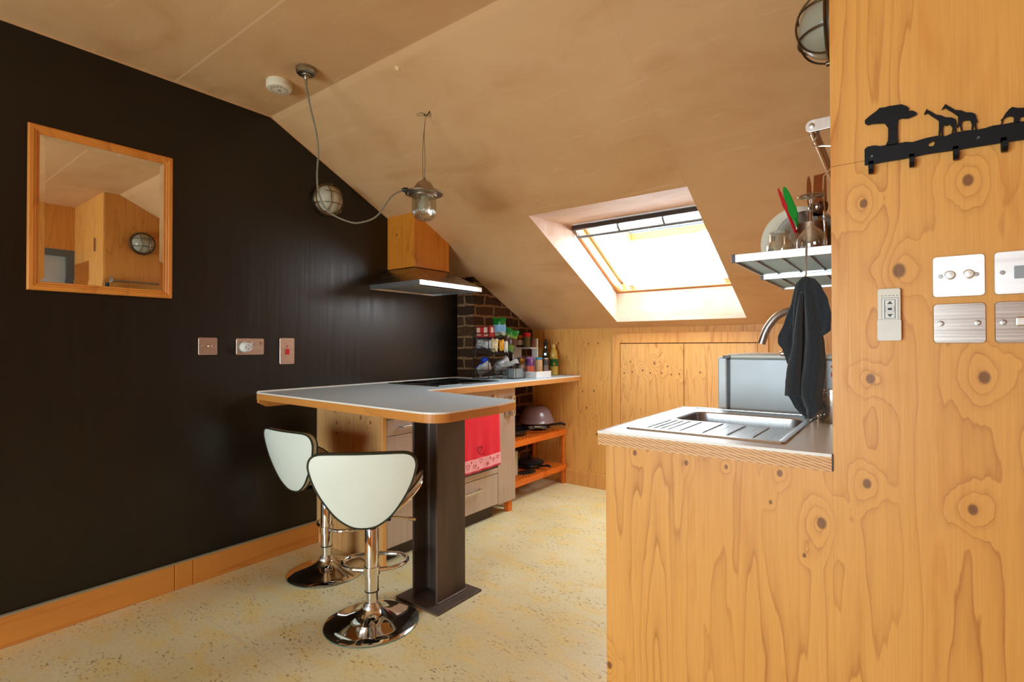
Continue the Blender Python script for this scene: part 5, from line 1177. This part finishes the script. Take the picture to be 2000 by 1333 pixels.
MB().lathe([(0, -.022), (.012, -.020), (.021, -.010), (.024, .004), (.022, .012), (.020, .010), (.0, .006)], (2.578, 1.597, 1.512), 'z', 28).build('bowl', metal('dark_mirror_steel', (.20, .15, .14, 1), .10), ld)
MB().tube([(2.578, 1.62, 1.515), (2.575, 1.63, 1.45), (2.572, 1.632, 1.38)], .003, 8).build('handle', D.materials['dark_mirror_steel'], ld)

# dark towel hung by its middle from the hook
dt = empty('hand_towel', (2.572, 1.402, 1.30), 'charcoal microfibre towel hanging in folds from the dish rack over the sink', 'towel')
def tpanel(name, outl, outr, yoff, depth, freq, ph, nv_=60, nu=40):
    """outl/outr: (z, x) pairs from the top down; folds run down the panel"""
    def ip(L, z):
        for a, b in zip(L, L[1:]):
            if b[0] <= z <= a[0]:
                t = (a[0]-z)/(a[0]-b[0]+1e-9); t = t*t*(3-2*t)*.35+t*.65; return a[1]+(b[1]-a[1])*t
        return L[-1][1]
    zt_, zb_ = outl[0][0], min(outl[-1][0], outr[-1][0])
    def f(u, v):
        z = zt_+(zb_-zt_)*v; xl_, xr2 = ip(outl, max(z, outl[-1][0])), ip(outr, max(z, outr[-1][0]))
        x = xl_+(xr2-xl_)*u; A = depth*min(1, v*3.5)
        y = yoff-A*math.sin(u*freq+ph+v*.9)-A*.35*math.sin(u*freq*2.3+v*4)+.010*(1-min(1, v*6))**2
        bulge = -.012*math.sin(PI*u)*min(1, v*5)
        return Vector((x, y+bulge, z))
    m = MB(); m.grid(f, nu, nv_); return m.build(name, TOWEL_D, dt, solid=.004)
# outlines measured in the plane of the towel
tpanel('back_fold', [(1.306, 2.560), (1.290, 2.550), (1.25, 2.543), (1.20, 2.527), (1.165, 2.512), (1.150, 2.512), (1.135, 2.522), (1.10, 2.532)], [(1.306, 2.578), (1.28, 2.585), (1.20, 2.580), (1.10, 2.570)], 1.412, .006, 6, .5)
tpanel('right_fold', [(1.306, 2.566), (1.28, 2.570), (1.20, 2.575), (1.16, 2.580)], [(1.306, 2.576), (1.300, 2.592), (1.28, 2.606), (1.25, 2.618), (1.22, 2.624), (1.18, 2.622), (1.165, 2.604)], 1.402, .007, 5, 2.0)
tpanel('front_fold', [(1.307, 2.566), (1.29, 2.557), (1.24, 2.551), (1.18, 2.548), (1.10, 2.537), (1.055, 2.530), (1.035, 2.532), (1.00, 2.548), (.985, 2.560), (.974, 2.576)], [(1.307, 2.576), (1.29, 2.582), (1.25, 2.592), (1.20, 2.600), (1.15, 2.608), (1.10, 2.611), (1.06, 2.607), (1.03, 2.604), (1.005, 2.606), (.995, 2.612), (.985, 2.598), (.974, 2.584)], 1.395, .0085, 9, 1.0)
tpanel('hem_fold', [(1.27, 2.562), (1.15, 2.549), (1.08, 2.535), (1.028, 2.531)], [(1.27, 2.568), (1.15, 2.566), (1.06, 2.561), (1.025, 2.560)], 1.382, .003, 3, .2)

# ---------------------------------------------------------------- corner of the left worktop: wire stand and groceries
ws = empty('wire_stand', (.28, 3.05, .9005), 'black three-tier wire kitchen stand against the brick chimney breast', 'stand')
bw = plain('black_wire', (.012, .010, .009, 1), .4)
rx0, rx1, ry0, ry1 = .195, .345, 2.925, 3.165
m = MB()
for x in (rx0, rx1): m.tube([(x, ry0, .9035), (x, ry0, 1.285), (x, ry1, 1.285), (x, ry1, .9035)], .0032, 6)
m.tube([(rx0, ry0, .905), (rx1, ry0, .905)], .0028, 6).tube([(rx0, ry1, .905), (rx1, ry1, .905)], .0028, 6).tube([(rx0, ry0, 1.285), (rx1, ry0, 1.285)], .0028, 6).tube([(rx0, ry1, 1.285), (rx1, ry1, 1.285)], .0028, 6)
m.build('frame', bw, ws)
for zb0 in (.930, 1.088, 1.205):
    m = MB(); x1e = rx1+.05
    for zz in (zb0, zb0+.035): m.tube([(rx0, ry0, zz), (x1e, ry0, zz), (x1e, ry1, zz), (rx0, ry1, zz)], .0024, 6, closed=True)
    x = rx0+.012
    while x < x1e: m.tube([(x, ry0, zb0+.035), (x, ry0, zb0), (x, ry1, zb0), (x, ry1, zb0+.035)], .0011, 5); x += .0125
    y = ry0+.014
    while y < ry1: m.tube([(x1e, y, zb0+.035), (x1e, y, zb0)], .0011, 5); y += .0135
    m.build('basket', bw, ws)
m = MB(); m.tube([(.41, 3.19, .905), (.485, 3.19, .905), (.485, 3.19, 1.025), (.41, 3.19, 1.025)], .003, 6, closed=True).tube([(.41, 3.07, .905), (.485, 3.07, .905), (.485, 3.07, .985), (.41, 3.07, .985)], .003, 6, closed=True)
m.tube([(.485, 3.07, .905), (.485, 3.19, .905)], .003, 6).tube([(.41, 3.07, .905), (.41, 3.19, .905)], .003, 6).tube([(.485, 3.07, .985), (.485, 3.19, 1.025)], .003, 6); m.build('side_bracket', bw, ws)

def pouch(name, label, cat, c, w, h, th, mat, rot=(0, 0, 0), mats=None, split=None, group=None):
    """soft filled packet: pillow with crimped ends; local x width, z height"""
    Rm = Matrix.Rotation(rot[2], 3, 'Z') @ Matrix.Rotation(rot[1], 3, 'Y') @ Matrix.Rotation(rot[0], 3, 'X'); c = Vector(c)
    rnd = random.Random(hash(label) % 1000 if False else len(label)*7+int(c.x*1000)); ph = [rnd.random()*6 for _ in range(4)]
    m = MB(); nu, nv_ = 15, 17
    for sgn in (1, -1):
        def f(u, v):
            U = u*2-1; V = v*2-1
            t_ = (1-abs(U)**3.2)*(1-abs(V)**4)
            wob = 1+.22*math.sin(5*U+ph[0]+3*V)*math.sin(4*V+ph[1])
            return Rm @ Vector((U*w/2*(1-.10*(1-abs(V)**2)*0+.03*math.sin(6*V+ph[2])), sgn*(th/2*t_*wob+.0006), V*h/2+.004*math.sin(5*U+ph[3])*abs(V)))+c
        m.grid(f, nu, nv_)
    if split:
        k = 0
        for sgn in (0, 1):
            for j in range(nv_-1):
                for i in range(nu-1):
                    v = (j+.5)/(nv_-1)
                    for q, (a, b) in enumerate(split):
                        if a <= v < b: m.mi[k] = q+1
                    k += 1
    o = m.build(name, mats or mat, org=c); tag(o, label, cat, group); return o
def P_(name, r, g, b, rough=.35): return D.materials.get(name) or plain(name, srgb(r, g, b), rough, scale=60, var=.15)
# red box with pale panels
tb = empty('tea_box', (.30, 3.0, 1.240), 'small red carton with cream panels on top of the wire stand', 'box')
MB().box(.215, .345, 2.94, 3.04, 1.2095, 1.292).build('carton', P_('red_carton', 214, 50, 44), tb, bevel=.001)
for a, b, z0_, z1_ in ((.222, .250, 1.245, 1.280), (.290, .322, 1.240, 1.284), (.222, .262, 1.222, 1.232), (.292, .330, 1.218, 1.230)): MB().box(a, b, 2.9388, 2.9402, z0_, z1_).build('printed_panel', P_('cream_print', 232, 212, 184), tb)
for a, b, z0_, z1_ in ((2.955, 2.985, 1.240, 1.284), (3.00, 3.03, 1.225, 1.27)): MB().box(.3449, .3458, a, b, z0_, z1_).build('printed_panel', P_('cream_print', 232, 212, 184), tb)
LBL = [P_('leaf_green_film', 20, 110, 36, .25), P_('light_blue_film', 120, 168, 206, .3), P_('pale_print_film', 196, 196, 176, .3)]
pouch('snack_bag', 'green and light blue snack bag standing beside the red carton', 'bag', (.372, 3.02, 1.285), .10, .140, .05, None, (.05, .0, .35), LBL, ((.28, .62), (.06, .28)))
pouch('snack_bag', 'dark green bag slumped over the right side of the wire stand', 'bag', (.435, 3.06, 1.190), .10, .165, .05, None, (0, .35, .6), [P_('olive_green_film', 96, 132, 52, .25), P_('dark_brown_print', 70, 40, 32, .3), P_('leaf_green_film', 20, 110, 36, .25)], ((.3, .6), (.75, 1.0)))
pouch('foil_bag', 'crumpled silver foil bag on the middle tier of the wire stand', 'bag', (.268, 2.975, 1.162), .155, .080, .07, FOIL, (0, .05, .15))
pouch('food_packet', 'cream packet with yellow print on the middle tier, right of the foil', 'packet', (.382, 2.950, 1.150), .055, .095, .035, P_('cream_yellow_print', 222, 196, 150), (0, .1, .25))
pouch('food_packet', 'orange-yellow upright packet on the middle tier of the wire stand', 'packet', (.418, 2.99, 1.150), .040, .080, .03, P_('orange_yellow_film', 232, 164, 20), (0, -.05, .3))
pouch('food_packet', 'dark blue packet tucked under the top tier of the wire stand', 'packet', (.372, 3.055, 1.178), .10, .045, .05, P_('navy_blue_film', 24, 56, 130), (0, .2, .3))
pouch('food_packet', 'small white spice packet at the right end of the middle tier', 'packet', (.448, 3.00, 1.140), .030, .080, .02, P_('white_film', 206, 204, 196), (0, .0, .4))
pouch('rice_bag', 'clear bag with bright blue clip in the bottom basket, front left', 'bag', (.258, 2.975, .982), .13, .085, .06, None, (0, -.5, .1), [FOILBR, P_('striped_white_film', 190, 196, 198, .25), P_('bright_blue_clip', 20, 70, 200, .3)], ((.45, .8), (.8, 1.0)))
pouch('foil_bag', 'silver foil bag leaning right in the bottom basket of the stand', 'bag', (.340, 3.085, 1.000), .15, .085, .06, None, (0, -.55, .25), [FOILBR, FOIL], ((.25, 1.0),))
pouch('food_packet', 'long white paper packet poking out over the right basket edge', 'packet', (.440, 3.075, 1.018), .12, .035, .03, P_('white_paper_film', 198, 198, 194), (0, -.3, .2))
bb = MB().lathe([(.026, 0), (.030, .006), (.029, .022), (.018, .034), (0, .036)], (.262, 2.985, 1.027), 'z', 20).build('bag_closure', P_('bright_blue_clip', 20, 70, 200, .3), org=(.262, 2.985, 1.027)); tag(bb, 'bright blue closure on the clear bag in the bottom basket', 'bag closure')
cbx = MB().box(.355, .470, 3.075, 3.185, .9012, .975).build('storage_tub', plain('clear_grey_tub', (.24, .27, .27, 1), .25), org=(.41, 3.13, .9012), bevel=.004); tag(cbx, 'grey-white plastic tub on the worktop inside the side bracket of the stand', 'tub')
# white plastic shelf with jars
og = empty('shelf_riser', (.33, 3.45, .9005), 'white plastic shelf riser with one tier of jars behind the wire stand', 'shelf')
MB().box(.330, .384, 3.502, 3.516, .9008, 1.205).build('side_panel', WHITE_PL, og, bevel=.002)
MB().box(.217, .384, 3.402, 3.5015, 1.121, 1.133).build('shelf_board', WHITE_PL, og, bevel=.002)
MB().box(.205, .2165, 3.402, 3.516, .9008, 1.205).build('side_panel', WHITE_PL, og, bevel=.002)
def jar(name, label, cat, c, r, h, body, lid, lid_h=.018, band=None):
    o = empty(name, c, label, cat)
    MB().lathe([(r*.92, 0), (r, .004), (r, h-lid_h-.008), (r*.85, h-lid_h), (0, h-lid_h)], c, 'z', 28).build('body', body, o)
    MB().lathe([(r*.9, h-lid_h), (r*.93, h-lid_h+.002), (r*.93, h-.002), (r*.88, h), (0, h)], c, 'z', 28).build('lid', lid, o)
    if band: MB().lathe([(r*1.01, h*band[0]), (r*1.01, h*band[1])], c, 'z', 28).build('label', band[2], o)
    return o
jar('spice_jar', 'brown jar with orange lid and white label on the white shelf', 'jar', (.256, 3.446, 1.1335), .030, .098, P_('brown_contents', 84, 44, 26, .2), P_('orange_lid', 206, 110, 40), .026, (.2, .62, P_('white_label', 220, 210, 200)))
jar('pepper_jar', 'glass jar of green contents with bright red lid on the white shelf', 'jar', (.322, 3.446, 1.1335), .032, .118, P_('green_red_contents', 110, 112, 78, .15), P_('bright_red_lid', 214, 24, 50), .034)
jar('jam_jar', 'small red-brown jar at the right end of the white shelf', 'jar', (.368, 3.462, 1.1335), .0145, .080, P_('red_brown_contents', 130, 66, 50, .2), P_('dark_lid', 60, 40, 40), .016)
wtray = empty('storage_tray', (.45, 3.3, .9005), 'low white open tray of groceries on the worktop', 'tray')
m = MB(); tx0, tx1, ty0, ty1 = .372, .556, 3.235, 3.44
m.box(tx0, tx1, ty0, ty1, .9008, .905).box(tx0, tx1, ty0, ty0+.004, .905, .950).box(tx0, tx1, ty1-.004, ty1, .905, .950).box(tx0, tx0+.004, ty0+.004, ty1-.004, .905, .950).box(tx1-.004, tx1, ty0+.004, ty1-.004, .905, .950)
m.build('body', WHITE_PL, wtray, bevel=.001)
m = MB(); z_ = .932
for a, b in (((.470, z_+.006), (.470, z_-.010)), ((.470, z_-.010), (.480, z_-.010)), ((.486, z_+.006), (.486, z_-.010)), ((.492, z_-.010), (.492, z_+.006)), ((.492, z_+.006), (.501, z_+.006)), ((.501, z_+.006), (.501, z_-.002))): m.tube([(a[0], 3.2345, a[1]), (b[0], 3.2345, b[1])], .0012, 5)
m.build('grey_print', P_('grey_blue_print', 110, 130, 150), wtray)
pouch('food_packet', 'yellow-orange packet lying at the left end of the white tray', 'packet', (.393, 3.28, 1.000), .055, .090, .04, None, (0, .15, .2), [P_('pale_pink_film', 224, 196, 176), P_('yellow_orange_film', 226, 160, 50)], ((.5, 1.0),))
jar('purple_tub', 'purple tub with orange-red picture in the white tray', 'tub', (.455, 3.29, .9055), .036, .155, P_('purple_tub_body', 104, 50, 110), P_('violet_lid', 150, 100, 150), .016, (.12, .55, P_('orange_red_print', 196, 90, 60)))
jar('blue_lid_jar', 'jar of beige powder with sky-blue lid in the white tray', 'jar', (.508, 3.34, .9055), .028, .150, P_('beige_powder', 188, 152, 108), P_('sky_blue_lid', 60, 140, 170), .018)
jar('dark_tin', 'dark striped tin with pale rim at the right end of the tray', 'tin', (.531, 3.40, .9055), .022, .145, P_('dark_tin_body', 66, 56, 56), P_('pale_tin_rim', 176, 160, 140), .010, (.3, .6, P_('tin_label', 120, 100, 96)))
jar('purple_cap_bottle', 'short dark purple pot under the white shelf', 'pot', (.262, 3.44, .9012), .034, .150, P_('dark_purple_pot', 52, 32, 50), P_('mauve_lid', 110, 84, 100), .02)
# two bottles
ob_ = empty('oil_bottle', (.366, 3.655, .9005), 'tall black glass bottle with dark stopper in the back corner', 'bottle')
MB().lathe([(.024, .9008), (.026, .905), (.026, 1.085), (.022, 1.105), (.013, 1.125), (.012, 1.150), (0, 1.150)], (.366, 3.655, 0), 'z', 8, smooth=False).build('body', plain('black_bottle_glass', (.010, .012, .008, 1), .06, spec=.7), ob_)
MB().lathe([(.0135, 1.145), (.016, 1.150), (.016, 1.180), (.010, 1.184), (.009, 1.196), (.006, 1.202), (0, 1.203)], (.366, 3.655, 0), 'z', 20).build('stopper', DARK_PL, ob_)
sf = empty('sunflower_oil_bottle', (.425, 3.690, .9005), 'yellow cooking oil bottle with green label beside the black bottle', 'bottle')
def m_oil():
    t = NT('yellow_oil_plastic'); f = t.noise(t.coord(), 30, 3); t.set(col=t.mix(f, srgb(196, 158, 40), srgb(236, 214, 116)), rough=.12, spec=.6); return t.m
MB().lathe([(.030, .9008), (.034, .906), (.034, .955), (.032, .960), (.034, .966), (.034, 1.045), (.031, 1.055), (.033, 1.065), (.029, 1.095), (.016, 1.120), (.013, 1.125), (.013, 1.135), (0, 1.135)], (.425, 3.690, 0), 'z', 32).build('body', m_oil(), sf)
MB().lathe([(.0345, .975), (.0345, 1.036)], (.425, 3.690, 0), 'z', 32).build('label', P_('green_label', 30, 110, 60), sf)
m = MB(); m.lathe([(.013, -.0005), (.013, .0005), (0, .0005)], (0, 0, 0), 'z', 20, m=Matrix.Translation((0, 0, 0)).to_3x3()); 
MB().lathe([(.0130, -.0008), (.0130, .0008), (0, .0008)], (.443, 3.6585, .995), 'y', 20).build('sunflower_print', P_('yellow_print', 232, 204, 50), sf)
MB().lathe([(.014, 1.130), (.015, 1.134), (.015, 1.150), (.012, 1.156), (0, 1.157)], (.425, 3.690, 0), 'z', 20).build('cap', P_('pale_yellow_cap', 226, 200, 130), sf)

# small plaster plug near the crease
fp = MB().lathe([(.012, 0), (.011, -.004), (0, -.005)], (0, 0, 0), 'z', 16).build('filler_plug', plain('pale_filler', srgb(236, 206, 150), .7), org=(0, 0, 0)); fp.location = (.975, 1.528, slope(1.528)-.0005); fp.rotation_euler = (math.radians(-26), 0, 0)
tag(fp, 'small pale round filler plug in the ceiling beside the crease', 'plug')

# small upright plate high on the partition (seen in the mirror)
o, P = plate('key_switch', 'upright dull metal plate high on the partition, seen in the mirror', 'switch', (2.86, 1.99), .05, .115, 'y', COPP)
disc(P, 'y', o, 'screw', 0, .0, SCREW, STEEL)
